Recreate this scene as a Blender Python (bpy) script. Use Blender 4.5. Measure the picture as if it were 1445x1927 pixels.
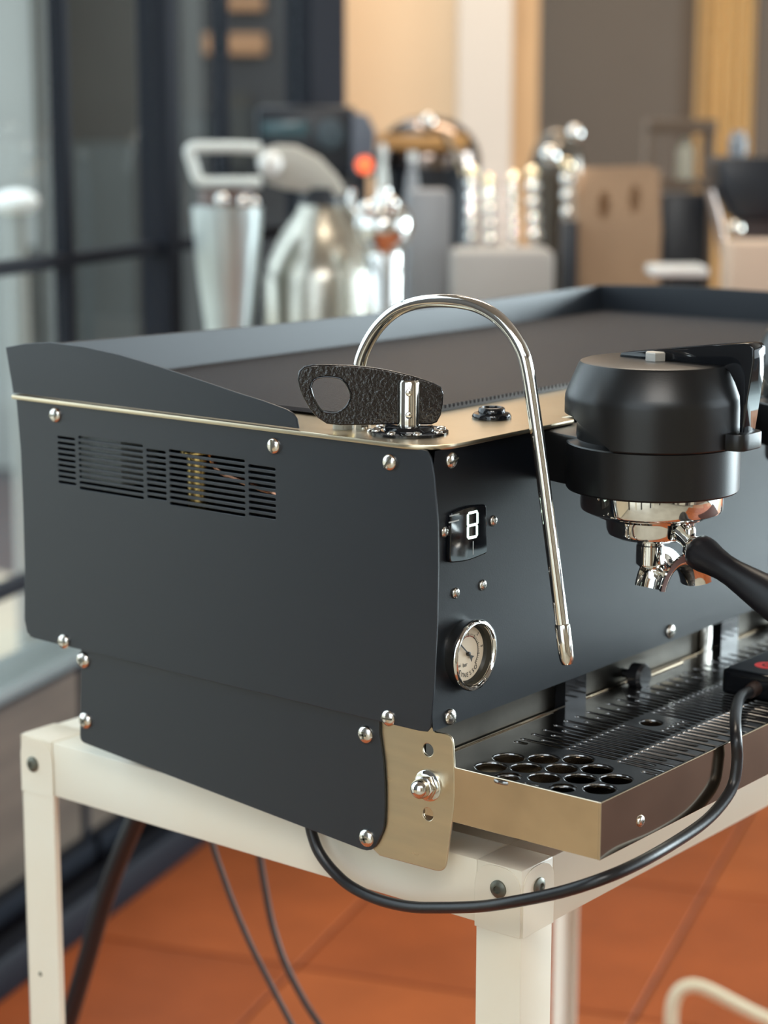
import bpy, bmesh, math, random
from mathutils import Vector, Matrix
random.seed(7)
PI = math.pi
sc = bpy.context.scene
COL = sc.collection
for _o in list(bpy.data.objects):
    bpy.data.objects.remove(_o)

# ------------------------------------------------------------------ camera
FPX = 3870.0
CAM = Vector((-1.13445, -0.85909, 1.33592))
RT = Vector((0.622968, -0.782246, 0.001282))
DN = Vector((-0.147956, -0.119439, -0.981755))
FW = Vector((0.768128, 0.611412, -0.190144))
cd = bpy.data.cameras.new('camera')
cam = bpy.data.objects.new('camera', cd)
COL.objects.link(cam)
cam.matrix_world = Matrix((
    (RT.x, -DN.x, -FW.x, CAM.x),
    (RT.y, -DN.y, -FW.y, CAM.y),
    (RT.z, -DN.z, -FW.z, CAM.z),
    (0, 0, 0, 1)))
cd.sensor_fit = 'HORIZONTAL'
cd.sensor_width = 36.0
cd.lens = FPX * 36.0 / 1445.0
cd.clip_start = 0.05
cd.clip_end = 200
cd.dof.use_dof = True
cd.dof.focus_distance = 1.50
cd.dof.aperture_fstop = 6.0
cd.dof.aperture_blades = 0
sc.camera = cam

# ------------------------------------------------------------------ world, light, exposure
world = bpy.data.worlds.new('overcast')
sc.world = world
world.use_nodes = True
wnt = world.node_tree
wb = wnt.nodes['Background']
wb.inputs[0].default_value = (0.80, 0.92, 1.0, 1)
wb.inputs[1].default_value = 3.0


def area(name, loc, target, sx, sy, power, color):
    l = bpy.data.lights.new(name, 'AREA')
    l.shape = 'RECTANGLE'
    l.size = sx
    l.size_y = sy
    l.energy = power
    l.color = color
    o = bpy.data.objects.new(name, l)
    COL.objects.link(o)
    o.location = loc
    o.rotation_euler = (Vector(target) - Vector(loc)).to_track_quat('-Z', 'Y').to_euler()
    return o


# daylight entering by the tall window at the right end of the shop
area('window_daylight', (5.0, -1.62, 1.22), (0.3, -0.1, 1.0), 2.1, 2.1, 240, (0.80, 0.95, 1.0))
# the shop's warm ceiling lamp over the back counter
area('back_lamp', (3.1, 1.9, 2.85), (3.6, 2.4, 1.0), 1.6, 0.5, 36, (1.0, 0.80, 0.58))
for _p in ((1.15, 0.25, 2.75), (1.55, 0.05, 2.75), (1.35, 0.70, 2.75)):  # unseen spots, added to strike glints from the chrome handles
    _l = bpy.data.lights.new('glint_spot', 'SPOT')
    _l.energy = 320
    _l.spot_size = math.radians(7.5)
    _l.spot_blend = 0.5
    _l.shadow_soft_size = 0.02
    _l.color = (1.0, 0.95, 0.86)
    _o = bpy.data.objects.new('glint_spot', _l)
    COL.objects.link(_o)
    _o.location = _p
    _o.rotation_euler = (Vector((2.08, 1.40, 1.20)) - Vector(_p)).to_track_quat('-Z', 'Y').to_euler()
area('room_lamp', (-1.58, -1.45, 2.9), (-0.6, -0.7, 0.6), 1.4, 0.7, 48, (1.0, 0.95, 0.88))
area('floor_fill', (1.5, 0.9, 2.9), (1.5, 0.9, 0.0), 1.2, 0.5, 22, (1.0, 0.88, 0.72))  # overhead fill with no real lamp behind it, added to brighten the floor

sc.view_settings.view_transform = 'Standard'
sc.view_settings.look = 'None'
sc.view_settings.exposure = 0.0
sc.view_settings.gamma = 1.0
sc.view_settings.use_curve_mapping = False


# ------------------------------------------------------------------ measuring helpers (sight line through a pixel cut with a real plane)
def ray(u, v):
    return RT * ((u - 722.5) / FPX) + DN * ((v - 963.5) / FPX) + FW


def at(u, v, depth):
    return CAM + ray(u, v) * depth


def onX(u, v, x):
    d = ray(u, v)
    return CAM + d * ((x - CAM.x) / d.x)


def onY(u, v, y):
    d = ray(u, v)
    return CAM + d * ((y - CAM.y) / d.y)


def onZ(u, v, z):
    d = ray(u, v)
    return CAM + d * ((z - CAM.z) / d.z)


def onV(u, v, p, e):
    n = Vector((-e[1], e[0], 0))
    d = ray(u, v)
    return CAM + d * (n.dot(Vector((p[0], p[1], 0)) - CAM) / n.dot(d))


# ------------------------------------------------------------------ materials
def newmat(name):
    m = bpy.data.materials.new(name)
    m.use_nodes = True
    return m, m.node_tree, m.node_tree.nodes['Principled BSDF']


def mat(name, col, rough=0.5, metal=0.0, noise=0.0, nscale=30.0, bump=0.0, bscale=200.0,
        spec=0.5, coat=0.0, rvar=0.0, col2=None, stretch=None, emis=None, estr=0.0, bdist=0.001):
    m, nt, b = newmat(name)
    b.inputs['Base Color'].default_value = (*col, 1)
    b.inputs['Roughness'].default_value = rough
    b.inputs['Metallic'].default_value = metal
    b.inputs['Specular IOR Level'].default_value = spec
    b.inputs['Coat Weight'].default_value = coat
    b.inputs['Coat Roughness'].default_value = 0.05
    if emis:
        b.inputs['Emission Color'].default_value = (*emis, 1)
        b.inputs['Emission Strength'].default_value = estr
    if noise or bump or rvar:
        tc = nt.nodes.new('ShaderNodeTexCoord')
        mp = nt.nodes.new('ShaderNodeMapping')
        nt.links.new(tc.outputs['Object'], mp.inputs[0])
        if stretch:
            mp.inputs['Scale'].default_value = stretch
    if noise:
        n = nt.nodes.new('ShaderNodeTexNoise')
        n.inputs['Scale'].default_value = nscale
        n.inputs['Detail'].default_value = 5
        nt.links.new(mp.outputs[0], n.inputs['Vector'])
        mx = nt.nodes.new('ShaderNodeMix')
        mx.data_type = 'RGBA'
        c2 = col2 or tuple(c * (1 - noise) for c in col)
        mx.inputs[6].default_value = (*col, 1)
        mx.inputs[7].default_value = (*c2, 1)
        rp = nt.nodes.new('ShaderNodeMapRange')
        rp.inputs[1].default_value = 0.35
        rp.inputs[2].default_value = 0.7
        nt.links.new(n.outputs[0], rp.inputs[0])
        nt.links.new(rp.outputs[0], mx.inputs[0])
        nt.links.new(mx.outputs[2], b.inputs['Base Color'])
    if rvar:
        n = nt.nodes.new('ShaderNodeTexNoise')
        n.inputs['Scale'].default_value = nscale
        n.inputs['Detail'].default_value = 4
        nt.links.new(mp.outputs[0], n.inputs['Vector'])
        rp = nt.nodes.new('ShaderNodeMapRange')
        rp.inputs[3].default_value = max(0.02, rough - rvar)
        rp.inputs[4].default_value = rough + rvar
        nt.links.new(n.outputs[0], rp.inputs[0])
        nt.links.new(rp.outputs[0], b.inputs['Roughness'])
    if bump:
        n = nt.nodes.new('ShaderNodeTexNoise')
        n.inputs['Scale'].default_value = bscale
        n.inputs['Detail'].default_value = 3
        nt.links.new(mp.outputs[0], n.inputs['Vector'])
        bp = nt.nodes.new('ShaderNodeBump')
        bp.inputs['Strength'].default_value = bump
        bp.inputs['Distance'].default_value = bdist
        nt.links.new(n.outputs[0], bp.inputs['Height'])
        nt.links.new(bp.outputs[0], b.inputs['Normal'])
    return m


M_POWDER = mat('black_powder_coat', (0.005, 0.009, 0.016), 0.39, spec=0.70, bump=0.12, bscale=900, bdist=0.0004)
M_CAP = mat('black_satin_casting', (0.005, 0.005, 0.0055), 0.33, spec=0.5, bump=0.10, bscale=1100, bdist=0.0004)
M_STEEL = mat('brushed_steel', (0.68, 0.58, 0.42), 0.30, 1.0, noise=0.12, nscale=14, rvar=0.07, stretch=(1, 1, 6))
M_TRAYSTEEL = mat('satin_steel', (0.60, 0.50, 0.38), 0.10, 1.0, noise=0.2, nscale=22, rvar=0.025)
M_GRILLE = mat('grille_steel', (0.34, 0.33, 0.325), 0.20, 1.0, noise=0.25, nscale=40, rvar=0.08)
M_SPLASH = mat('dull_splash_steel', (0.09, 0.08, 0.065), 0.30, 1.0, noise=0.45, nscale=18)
M_CHROME = mat('chrome', (0.80, 0.79, 0.76), 0.05, 1.0)
M_POLISH = mat('polished_steel', (0.74, 0.70, 0.63), 0.11, 1.0, rvar=0.03, nscale=60)
M_SCREW = mat('screw_steel', (0.78, 0.74, 0.68), 0.18, 1.0, bump=0.3, bscale=400, bdist=0.0005)
M_GLOSS = mat('gloss_black', (0.006, 0.007, 0.009), 0.06, spec=0.6)
M_HAMMER = mat('hammered_black', (0.010, 0.009, 0.010), 0.07, spec=0.8, bump=0.45, bscale=380, bdist=0.0009)
M_RUBBER = mat('black_rubber', (0.012, 0.012, 0.014), 0.34, spec=0.5, bump=0.1, bscale=300)
M_HANDLE = mat('black_handle_plastic', (0.010, 0.0095, 0.012), 0.38, spec=0.45, bump=0.15, bscale=700, bdist=0.0004)
M_MAT = mat('ribbed_mat_rubber', (0.050, 0.045, 0.047), 0.42, spec=0.5)
M_DARK = mat('dark_inside', (0.008, 0.008, 0.009), 0.7)
M_BRASS = mat('brass', (0.75, 0.55, 0.22), 0.2, 1.0)
M_PLASTW = mat('milky_plastic', (0.55, 0.53, 0.45), 0.35)
M_DIAL = mat('dial_card', (0.84, 0.70, 0.53), 0.5)
M_INK = mat('black_ink', (0.02, 0.018, 0.015), 0.5)
M_REDINK = mat('red_ink', (0.40, 0.06, 0.03), 0.5)
M_LOGORED = mat('red_logo_print', (0.85, 0.05, 0.05), 0.4)
M_DIGIT = mat('display_digit', (0.8, 1, 0.9), 0.5, emis=(0.78, 1.0, 0.90), estr=1.6)
M_CREAM = mat('cream_enamel', (0.78, 0.75, 0.64), 0.36, noise=1, nscale=3.2, col2=(0.74, 0.64, 0.49), bump=0.12, bscale=35, bdist=0.002)
M_NUT = mat('dull_bolt', (0.16, 0.16, 0.13), 0.4, 0.8)
M_FRAME = mat('window_frame_paint', (0.005, 0.007, 0.013), 0.6, spec=0.2)
M_HOSE = mat('cream_hose', (0.78, 0.72, 0.52), 0.35)
M_BROWNWIRE = mat('brown_wire', (0.05, 0.025, 0.018), 0.5)


def hammer_fix():
    nt = M_HAMMER.node_tree
    return nt


def plank_mat(name, c1, c2, rough=0.5):
    return mat(name, c1, rough, noise=1, nscale=4, col2=c2, stretch=(1, 1, 8))


M_KICK = plank_mat('brown_kick_board', (0.115, 0.085, 0.062), (0.075, 0.055, 0.04))
M_WALLBEIGE = mat('beige_plaster', (0.66, 0.50, 0.34), 0.8, noise=0.06, nscale=2)
M_WALLWHITE = mat('off_white_plaster', (0.46, 0.41, 0.36), 0.8)
M_WALLTAN = mat('tan_wood_trim', (0.44, 0.28, 0.145), 0.6, noise=0.15, nscale=5, stretch=(6, 6, 1))
M_WALLGREY = mat('taupe_plaster', (0.105, 0.088, 0.073), 0.8, noise=0.1, nscale=2)
M_WALLGOLD = mat('ochre_curtain', (0.85, 0.62, 0.32), 0.8, noise=0.25, nscale=3, stretch=(6, 6, 0.3))
M_CEIL = mat('ceiling_paint', (0.30, 0.26, 0.22), 0.8)
M_COUNTER = mat('counter_steel', (0.4, 0.4, 0.4), 0.35, 0.8)
M_COUNTERBODY = mat('counter_body', (0.09, 0.05, 0.035), 0.6)


def tile_mat(name, k):
    base = [(0.42, 0.103, 0.028), (0.39, 0.092, 0.025), (0.45, 0.113, 0.031)][k]
    return mat(name, base, 0.50, spec=0.3, noise=1, nscale=5, col2=tuple(c * 0.78 for c in base), bump=0.2, bscale=40, rvar=0.08, bdist=0.002)


TILES = [tile_mat('terracotta_tile', k) for k in range(3)]
M_GROUT = mat('grout', (0.42, 0.19, 0.10), 0.8)

# glass for window panes: clear with a faint mirror
M_GLASS = bpy.data.materials.new('window_glass')
M_GLASS.use_nodes = True
_nt = M_GLASS.node_tree
_nt.nodes.clear()
_o = _nt.nodes.new('ShaderNodeOutputMaterial')
_mx = _nt.nodes.new('ShaderNodeMixShader')
_t = _nt.nodes.new('ShaderNodeBsdfTransparent')
_t.inputs[0].default_value = (0.95, 0.97, 0.97, 1)
_g = _nt.nodes.new('ShaderNodeBsdfGlossy')
_g.inputs['Roughness'].default_value = 0.03
_f = _nt.nodes.new('ShaderNodeLayerWeight')
_f.inputs[0].default_value = 0.5
_p = _nt.nodes.new('ShaderNodeMath')
_p.operation = 'POWER'
_p.inputs[1].default_value = 5.0
_nt.links.new(_f.outputs['Facing'], _p.inputs[0])
_q = _nt.nodes.new('ShaderNodeMath')
_q.operation = 'MULTIPLY_ADD'
_q.inputs[1].default_value = 0.5
_q.inputs[2].default_value = 0.035
_nt.links.new(_p.outputs[0], _q.inputs[0])
_nt.links.new(_q.outputs[0], _mx.inputs[0])
_nt.links.new(_t.outputs[0], _mx.inputs[1])
_nt.links.new(_g.outputs[0], _mx.inputs[2])
_nt.links.new(_mx.outputs[0], _o.inputs[0])


# ------------------------------------------------------------------ mesh helpers
def finish(name, bm, m, parent=None, smooth=35, mats=None):
    me = bpy.data.meshes.new(name)
    bmesh.ops.recalc_face_normals(bm, faces=bm.faces)
    bm.to_mesh(me)
    bm.free()
    if mats:
        for x in mats:
            me.materials.append(x)
    else:
        me.materials.append(m)
    if smooth:
        me.polygons.foreach_set('use_smooth', [True] * len(me.polygons))
        me.set_sharp_from_angle(angle=math.radians(smooth))
    return link(name, me, parent)


def world_of(o):
    mw = o.matrix_basis.copy()
    if o.parent:
        mw = world_of(o.parent) @ o.matrix_parent_inverse @ mw
    return mw


def link(name, me, parent=None):
    o = bpy.data.objects.new(name, me)
    COL.objects.link(o)
    if parent:
        o.parent = parent
        o.matrix_parent_inverse = world_of(parent).inverted()
    return o


def thing(name, label, cat, loc, group=None):
    o = bpy.data.objects.new(name, None)
    o.empty_display_size = 0.05
    COL.objects.link(o)
    o.location = loc
    return tag(o, label, cat, group)


def tag(o, label, cat, group=None):
    o['label'] = label
    o['category'] = cat
    if group:
        o['group'] = group
    return o


def structure(o, label=None, cat=None):
    o['kind'] = 'structure'
    if label:
        o['label'] = label
    o['category'] = cat or 'wall'
    return o


def bm_box(bm, c, s, bev=0.0, rot=None, seg=2):
    b = bmesh.new()
    bmesh.ops.create_cube(b, size=1.0)
    for v in b.verts:
        v.co = Vector((v.co.x * s[0], v.co.y * s[1], v.co.z * s[2]))
    if bev:
        bmesh.ops.bevel(b, geom=list(b.edges), offset=bev, segments=seg, affect='EDGES', profile=0.5)
    mtx = Matrix.Translation(Vector(c)) @ (rot.to_4x4() if rot else Matrix())
    bmesh.ops.transform(b, matrix=mtx, verts=b.verts)
    merge(bm, b)


def merge(bm, b, mi=None):
    me = bpy.data.meshes.new('t')
    if mi is not None:
        for f in b.faces:
            f.material_index = mi
    b.to_mesh(me)
    b.free()
    bm.from_mesh(me)
    bpy.data.meshes.remove(me)


def basis(axis):
    z = Vector(axis).normalized()
    h = Vector((0, 0, 1)) if abs(z.z) < 0.9 else Vector((1, 0, 0))
    x = h.cross(z).normalized()
    y = z.cross(x)
    return Matrix((x, y, z)).transposed()


def bm_lathe(bm, prof, origin, axis=(0, 0, 1), n=48, mi=None):
    """prof: list of (radius, height); closed at ends when radius is 0"""
    R = basis(axis)
    o = Vector(origin)
    b = bmesh.new()
    rings = []
    for r, h in prof:
        if r < 1e-7:
            rings.append([b.verts.new(o + R @ Vector((0, 0, h)))])
        else:
            rings.append([b.verts.new(o + R @ Vector((r * math.cos(2 * PI * k / n), r * math.sin(2 * PI * k / n), h))) for k in range(n)])
    for a, c in zip(rings, rings[1:]):
        for k in range(n):
            k2 = (k + 1) % n
            if len(a) == 1 and len(c) == 1:
                continue
            if len(a) == 1:
                b.faces.new((a[0], c[k], c[k2]))
            elif len(c) == 1:
                b.faces.new((a[k], a[k2], c[0]))
            else:
                b.faces.new((a[k], a[k2], c[k2], c[k]))
    bmesh.ops.recalc_face_normals(b, faces=b.faces)
    merge(bm, b, mi)


def catmull(pts, per=8):
    pts = [Vector(p) for p in pts]
    P = [pts[0] * 2 - pts[1]] + pts + [pts[-1] * 2 - pts[-2]]
    out = []
    for i in range(1, len(P) - 2):
        p0, p1, p2, p3 = P[i - 1:i + 3]
        for k in range(per):
            t = k / per
            out.append(0.5 * ((2 * p1) + (p2 - p0) * t + (2 * p0 - 5 * p1 + 4 * p2 - p3) * t * t + (3 * p1 - p0 - 3 * p2 + p3) * t ** 3))
    out.append(pts[-1])
    return out


def bm_tube(bm, path, r, n=16, cap=True, mi=None):
    b = bmesh.new()
    rr = r if isinstance(r, (list, tuple)) else [r] * len(path)
    prev = None
    rings = []
    for i, p in enumerate(path):
        t = (path[min(i + 1, len(path) - 1)] - path[max(i - 1, 0)]).normalized()
        if prev is None:
            R = basis(t)
            x = R.col[0]
        else:
            x = prev - t * prev.dot(t)
            x.normalize()
        prev = x
        y = t.cross(x)
        rings.append([b.verts.new(p + (x * math.cos(2 * PI * k / n) + y * math.sin(2 * PI * k / n)) * rr[i]) for k in range(n)])
    for a, c in zip(rings, rings[1:]):
        for k in range(n):
            b.faces.new((a[k], a[(k + 1) % n], c[(k + 1) % n], c[k]))
    if cap:
        b.faces.new(rings[0])
        b.faces.new(rings[-1])
    bmesh.ops.recalc_face_normals(b, faces=b.faces)
    merge(bm, b, mi)


def bm_prism(bm, poly, h0, h1, M=None, bev=0.0, seg=2):
    """poly in local xy, extruded along local z"""
    b = bmesh.new()
    vs = [b.verts.new((x, y, h0)) for x, y in poly]
    f = b.faces.new(vs)
    r = bmesh.ops.extrude_face_region(b, geom=[f])
    for v in r['geom']:
        if isinstance(v, bmesh.types.BMVert):
            v.co.z = h1
    if bev:
        es = [e for e in b.edges if abs(e.verts[0].co.z - e.verts[1].co.z) < 1e-7]
        bmesh.ops.bevel(b, geom=es, offset=bev, segments=seg, affect='EDGES', profile=0.5)
    if M:
        bmesh.ops.transform(b, matrix=M, verts=b.verts)
    bmesh.ops.recalc_face_normals(b, faces=b.faces)
    merge(bm, b)


MX = Matrix(((0, 0, 1, 0), (1, 0, 0, 0), (0, 1, 0, 0), (0, 0, 0, 1)))     # local (a,b,h) -> (x=h, y=a, z=b)
MY = Matrix(((1, 0, 0, 0), (0, 0, -1, 0), (0, 1, 0, 0), (0, 0, 0, 1)))    # local (a,b,h) -> (x=a, y=-h, z=b)
MZ = Matrix()


def rounded(poly, rad, seg=5):
    """round polygon corners; rad number or list"""
    out = []
    n = len(poly)
    for i in range(n):
        p = Vector((*poly[i], 0))
        a = Vector((*poly[i - 1], 0))
        c = Vector((*poly[(i + 1) % n], 0))
        r = rad[i] if isinstance(rad, (list, tuple)) else rad
        if r <= 0:
            out.append((p.x, p.y))
            continue
        da = (a - p)
        dc = (c - p)
        la, lc = da.length, dc.length
        r2 = min(r, la * 0.45, lc * 0.45)
        s = p + da / la * r2
        e = p + dc / lc * r2
        for k in range(seg + 1):
            t = k / seg
            q = s * (1 - t) ** 2 + p * 2 * t * (1 - t) + e * t * t
            out.append((q.x, q.y))
    return out


def circle(cx, cy, r, n=24, ry=None, a0=0):
    ry = ry or r
    return [(cx + r * math.cos(a0 + 2 * PI * k / n), cy + ry * math.sin(a0 + 2 * PI * k / n)) for k in range(n)]


def slot(x0, y0, x1, y1, w, n=5):
    """stadium hole from one end to the other"""
    d = Vector((x1 - x0, y1 - y0))
    a = math.atan2(d.y, d.x)
    u = d.normalized() * (w / 2)
    x0 += u.x; y0 += u.y; x1 -= u.x; y1 -= u.y
    o = []
    for k in range(n + 1):
        t = a - PI / 2 + PI * k / n
        o.append((x1 + w / 2 * math.cos(t), y1 + w / 2 * math.sin(t)))
    for k in range(n + 1):
        t = a + PI / 2 + PI * k / n
        o.append((x0 + w / 2 * math.cos(t), y0 + w / 2 * math.sin(t)))
    return o


def plate(name, outline, holes, thick, M, m, parent=None, bev=0.0003, smooth=40):
    """sheet with real holes: filled 2D curve, extruded, turned into a mesh; local z = 0..thick"""
    cu = bpy.data.curves.new(name, 'CURVE')
    cu.dimensions = '2D'
    cu.fill_mode = 'BOTH'
    cu.extrude = max(thick / 2 - bev, 0.0001)
    cu.bevel_depth = bev
    cu.bevel_resolution = 1
    cu.offset = -bev
    for poly in [outline] + list(holes):
        s = cu.splines.new('POLY')
        s.points.add(len(poly) - 1)
        for p, (x, y) in zip(s.points, poly):
            p.co = (x, y, 0, 1)
        s.use_cyclic_u = True
    tmp = bpy.data.objects.new('tmp', cu)
    COL.objects.link(tmp)
    dg = bpy.context.evaluated_depsgraph_get()
    me = bpy.data.meshes.new_from_object(tmp.evaluated_get(dg))
    bpy.data.objects.remove(tmp)
    bpy.data.curves.remove(cu)
    me.name = name
    me.transform(M @ Matrix.Translation((0, 0, thick / 2)))
    me.materials.clear()
    me.materials.append(m)
    me.polygons.foreach_set('use_smooth', [True] * len(me.polygons))
    me.set_sharp_from_angle(angle=math.radians(smooth))
    return link(name, me, parent)


def text_mesh(s, size, M, depth=0.0001):
    cu = bpy.data.curves.new('txt', 'FONT')
    cu.body = s
    cu.size = size
    cu.extrude = depth
    cu.align_x = 'CENTER'
    cu.align_y = 'CENTER'
    tmp = bpy.data.objects.new('tmp', cu)
    COL.objects.link(tmp)
    dg = bpy.context.evaluated_depsgraph_get()
    me = bpy.data.meshes.new_from_object(tmp.evaluated_get(dg))
    bpy.data.objects.remove(tmp)
    bpy.data.curves.remove(cu)
    me.transform(M)
    return me


# ------------------------------------------------------------------ the room
TH = math.radians(18.6)
E1 = Vector((math.cos(TH), math.sin(TH), 0))      # along the glazed wall and the floor tiles
E2 = Vector((-math.sin(TH), math.cos(TH), 0))     # outwards through the glazed wall
W0 = Vector((0.92, 1.60, 0))
RW = Matrix((E1, E2, Vector((0, 0, 1)))).transposed()


def W(s, d, z):
    return W0 + E1 * s + E2 * d + Vector((0, 0, z))


# floor: slab + separate terracotta tiles
bm = bmesh.new()
bm_box(bm, W(1.55, -2.4, -0.06), (6.5, 5.0, 0.10), rot=RW)
floor = structure(finish('floor', bm, M_GROUT, smooth=0), 'large square terracotta floor tiles with pale joints', 'floor')
TS = 0.5490
off = (Vector((1.1939, 1.1692, 0)) - W0).dot(E2)
tile_me = []
for k in range(3):
    bm = bmesh.new()
    bm_box(bm, (0, 0, 0), (TS - 0.007, TS - 0.007, 0.014), bev=0.0015, seg=1)
    o = finish('tile', bm, TILES[k], floor, smooth=30)
    tile_me.append(o.data)
    bpy.data.objects.remove(o)
for i in range(-4, 8):
    for j in range(-9, 2):
        c = W((i + 0.5) * TS + 0.12, off + (j + 0.5) * TS, 0)
        if c.y < -2.9 or (c - W0).dot(E2) > 0.05 or c.x < -1.15 or (c.x > 2.75 and c.y < 0.25):
            continue
        o = link('tile', tile_me[random.randrange(3)], floor)
        o.matrix_parent_inverse = Matrix()
        o.location = (c.x, c.y, -0.007)
        o.rotation_euler = (0, 0, TH)

# pavement outside
bm = bmesh.new()
bm_box(bm, (-12.2, 0, -0.09), (30.4, 60, 0.05))
pave = structure(finish('ground', bm, mat('street_paving', (0.50, 0.44, 0.34), 0.7, noise=0.2, nscale=1.5), smooth=0), 'grey street surface outside the windows', 'ground')

bm = bmesh.new()
bm_box(bm, (18, 0, -0.09), (30.0, 60, 0.05))
structure(finish('ground_dark', bm, mat('dark_bounce_limiter', (0.06, 0.06, 0.062), 0.8, noise=0.2, nscale=2), smooth=0), 'unseen dark ground added to limit bounced light from the right', 'ground')  # added dark ground, keeps bounce from the right low

# glazed wall on the left: steel frames, panes, brown kick boards
ZR = (1.096, 0.582, 0.42)
win = structure(thing('window_1', 'black steel framed shop window with tall glass panes', 'window', W(0, 0, 0)))


def wframe(s0, s1, z0, z1, t=0.05, name='frame_bar', m=M_FRAME, d=0.0):
    bm = bmesh.new()
    bm_box(bm, W((s0 + s1) / 2, d, (z0 + z1) / 2), (s1 - s0, t, z1 - z0), bev=0.002, rot=RW, seg=1)
    return finish(name, bm, m, win, smooth=0)


posts = [(-2.02, -1.98), (-1.22, -1.18), (-0.42, -0.38), (0.316, 0.336), (0.668, 0.716), (0.955, 0.975), (1.36, 1.56)]
for s0, s1 in posts:
    wframe(s0, s1, 0.0, 2.9, 0.06 if s1 - s0 > 0.03 else 0.03)
for z, h in ((ZR[0], 0.022), (ZR[1], 0.022), (2.1, 0.03)):
    for (a0, a1), (b0, b1) in zip(posts, posts[1:]):
        wframe(a1, b0, z - h / 2, z + h / 2, 0.03)
for (a0, a1), (b0, b1) in zip(posts, posts[1:]):
    if b0 < -0.5:
        wframe(a1, b0, 0.0, 0.05, 0.04)
    else:
        wframe(a1, b0, 0.40, 0.445, 0.05)
        wframe(a1, b0, 0.0, 0.09, 0.07)
        wframe(a1, b0, 0.09, 0.40, 0.02, 'kick_board', M_KICK)
    for z0, z1 in ((0.05 if b0 < -0.5 else 0.445, 0.571), (0.593, 1.085), (1.107, 2.085), (2.115, 2.9)):
        wframe(a1, b0, z0, z1, 0.004, 'pane', M_GLASS)

# black base rail lying along the foot of the glazing
bm = bmesh.new()
bm_box(bm, W(0.3, -0.10, 0.035), (1.7, 0.05, 0.07), bev=0.008, rot=RW)
structure(finish('baseboard_left', bm, M_FRAME, smooth=30), 'black base rail along the foot of the glazed wall', 'baseboard')
bm = bmesh.new()
bm_box(bm, W(-0.2, -0.045, 0.46), (0.9, 0.10, 0.03), bev=0.01, rot=RW)
structure(finish('trim_1', bm, mat('sill_paint', (0.20, 0.24, 0.245), 0.3), smooth=30), 'pale grey window sill shelf at the far left', 'sill')


def wallbox(name, label, c, s, m, rot=None, cat='wall'):
    bm = bmesh.new()
    bm_box(bm, c, s, rot=rot)
    return structure(finish(name, bm, m, smooth=0), label, cat)


# back walls: placed across the end of the room, each facing the camera side
FH = Vector((FW.x, FW.y, 0)).normalized()
RH = Vector((FH.y, -FH.x, 0))
RB = Matrix((RH, FH, Vector((0, 0, 1)))).transposed()


def backwall(name, label, u0, u1, depth, m, z0=-0.03, z1=3.0, t=0.12):
    a = at(u0, 230, depth)
    b = at(u1, 230, depth)
    c = (a + b) / 2
    c.z = (z0 + z1) / 2
    return wallbox(name, label, c + FH * t / 2, ((b - a).length, t, z1 - z0), m, RB)


backwall('wall_back', 'warm beige plaster wall at the back of the shop', 560, 872, 6.0, M_WALLBEIGE)
backwall('wall_pillar', 'off-white plaster pillar in the back wall', 862, 962, 5.85, M_WALLWHITE, t=0.27)
backwall('trim_2', 'tan wooden door jamb beside the taupe wall', 962, 1012, 5.9, M_WALLTAN, t=0.22)
backwall('trim_3', 'pale vertical edge strip beside the dark column', 618, 640, 5.8, M_WALLWHITE, t=0.18)
backwall('wall_right', 'dark taupe wall behind the back shelves', 1012, 1330, 6.6, M_WALLGREY)
backwall('wall_alcove', 'dark taupe wall at the far right edge', 1418, 2300, 6.6, M_WALLGREY)
cw = at(1360, 230, 6.5)
bm = bmesh.new()
R3 = at(1414, 230, 6.5) - at(1304, 230, 6.5)
pts = []
nW = 36
for k in range(nW + 1):
    t = k / nW
    p = at(1304, 230, 6.6) + R3 * t - FH * (0.02 + 0.018 * math.sin(t * 2 * PI * 5))
    pts.append(p)
vs0 = [bm.verts.new((p.x, p.y, 0)) for p in pts]
vs1 = [bm.verts.new((p.x, p.y, 2.95)) for p in pts]
for k in range(nW):
    bm.faces.new((vs0[k], vs0[k + 1], vs1[k + 1], vs1[k]))
bmesh.ops.solidify(bm, geom=bm.faces[:], thickness=0.01)
tag(finish('curtain', bm, M_WALLGOLD, smooth=60), 'ochre curtain hanging at the back between two taupe walls', 'curtain')

bm = bmesh.new()
bm_box(bm, W(-3.1, 0.0, 1.45), (2.1, 0.12, 2.9), rot=RW)
structure(finish('wall_reflection_dark', bm, mat('reflection_wall_grey', (0.10, 0.10, 0.10), 0.7), smooth=0), 'unseen dark grey wall added to darken the side panel reflection', 'wall')  # added out of view so the side panel reflection darkens towards the front
bm = bmesh.new()
bm_box(bm, W(-3.1, -0.12, 0.31), (2.1, 0.14, 0.62), rot=RW)
structure(finish('trim_50', bm, mat('tan_reflection_block', (0.62, 0.50, 0.34), 0.6), smooth=0), 'unseen tan block added for the warm reflection in the steel', 'reflector')  # added out of view, gives foot plate and tray side a tan reflection

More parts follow.
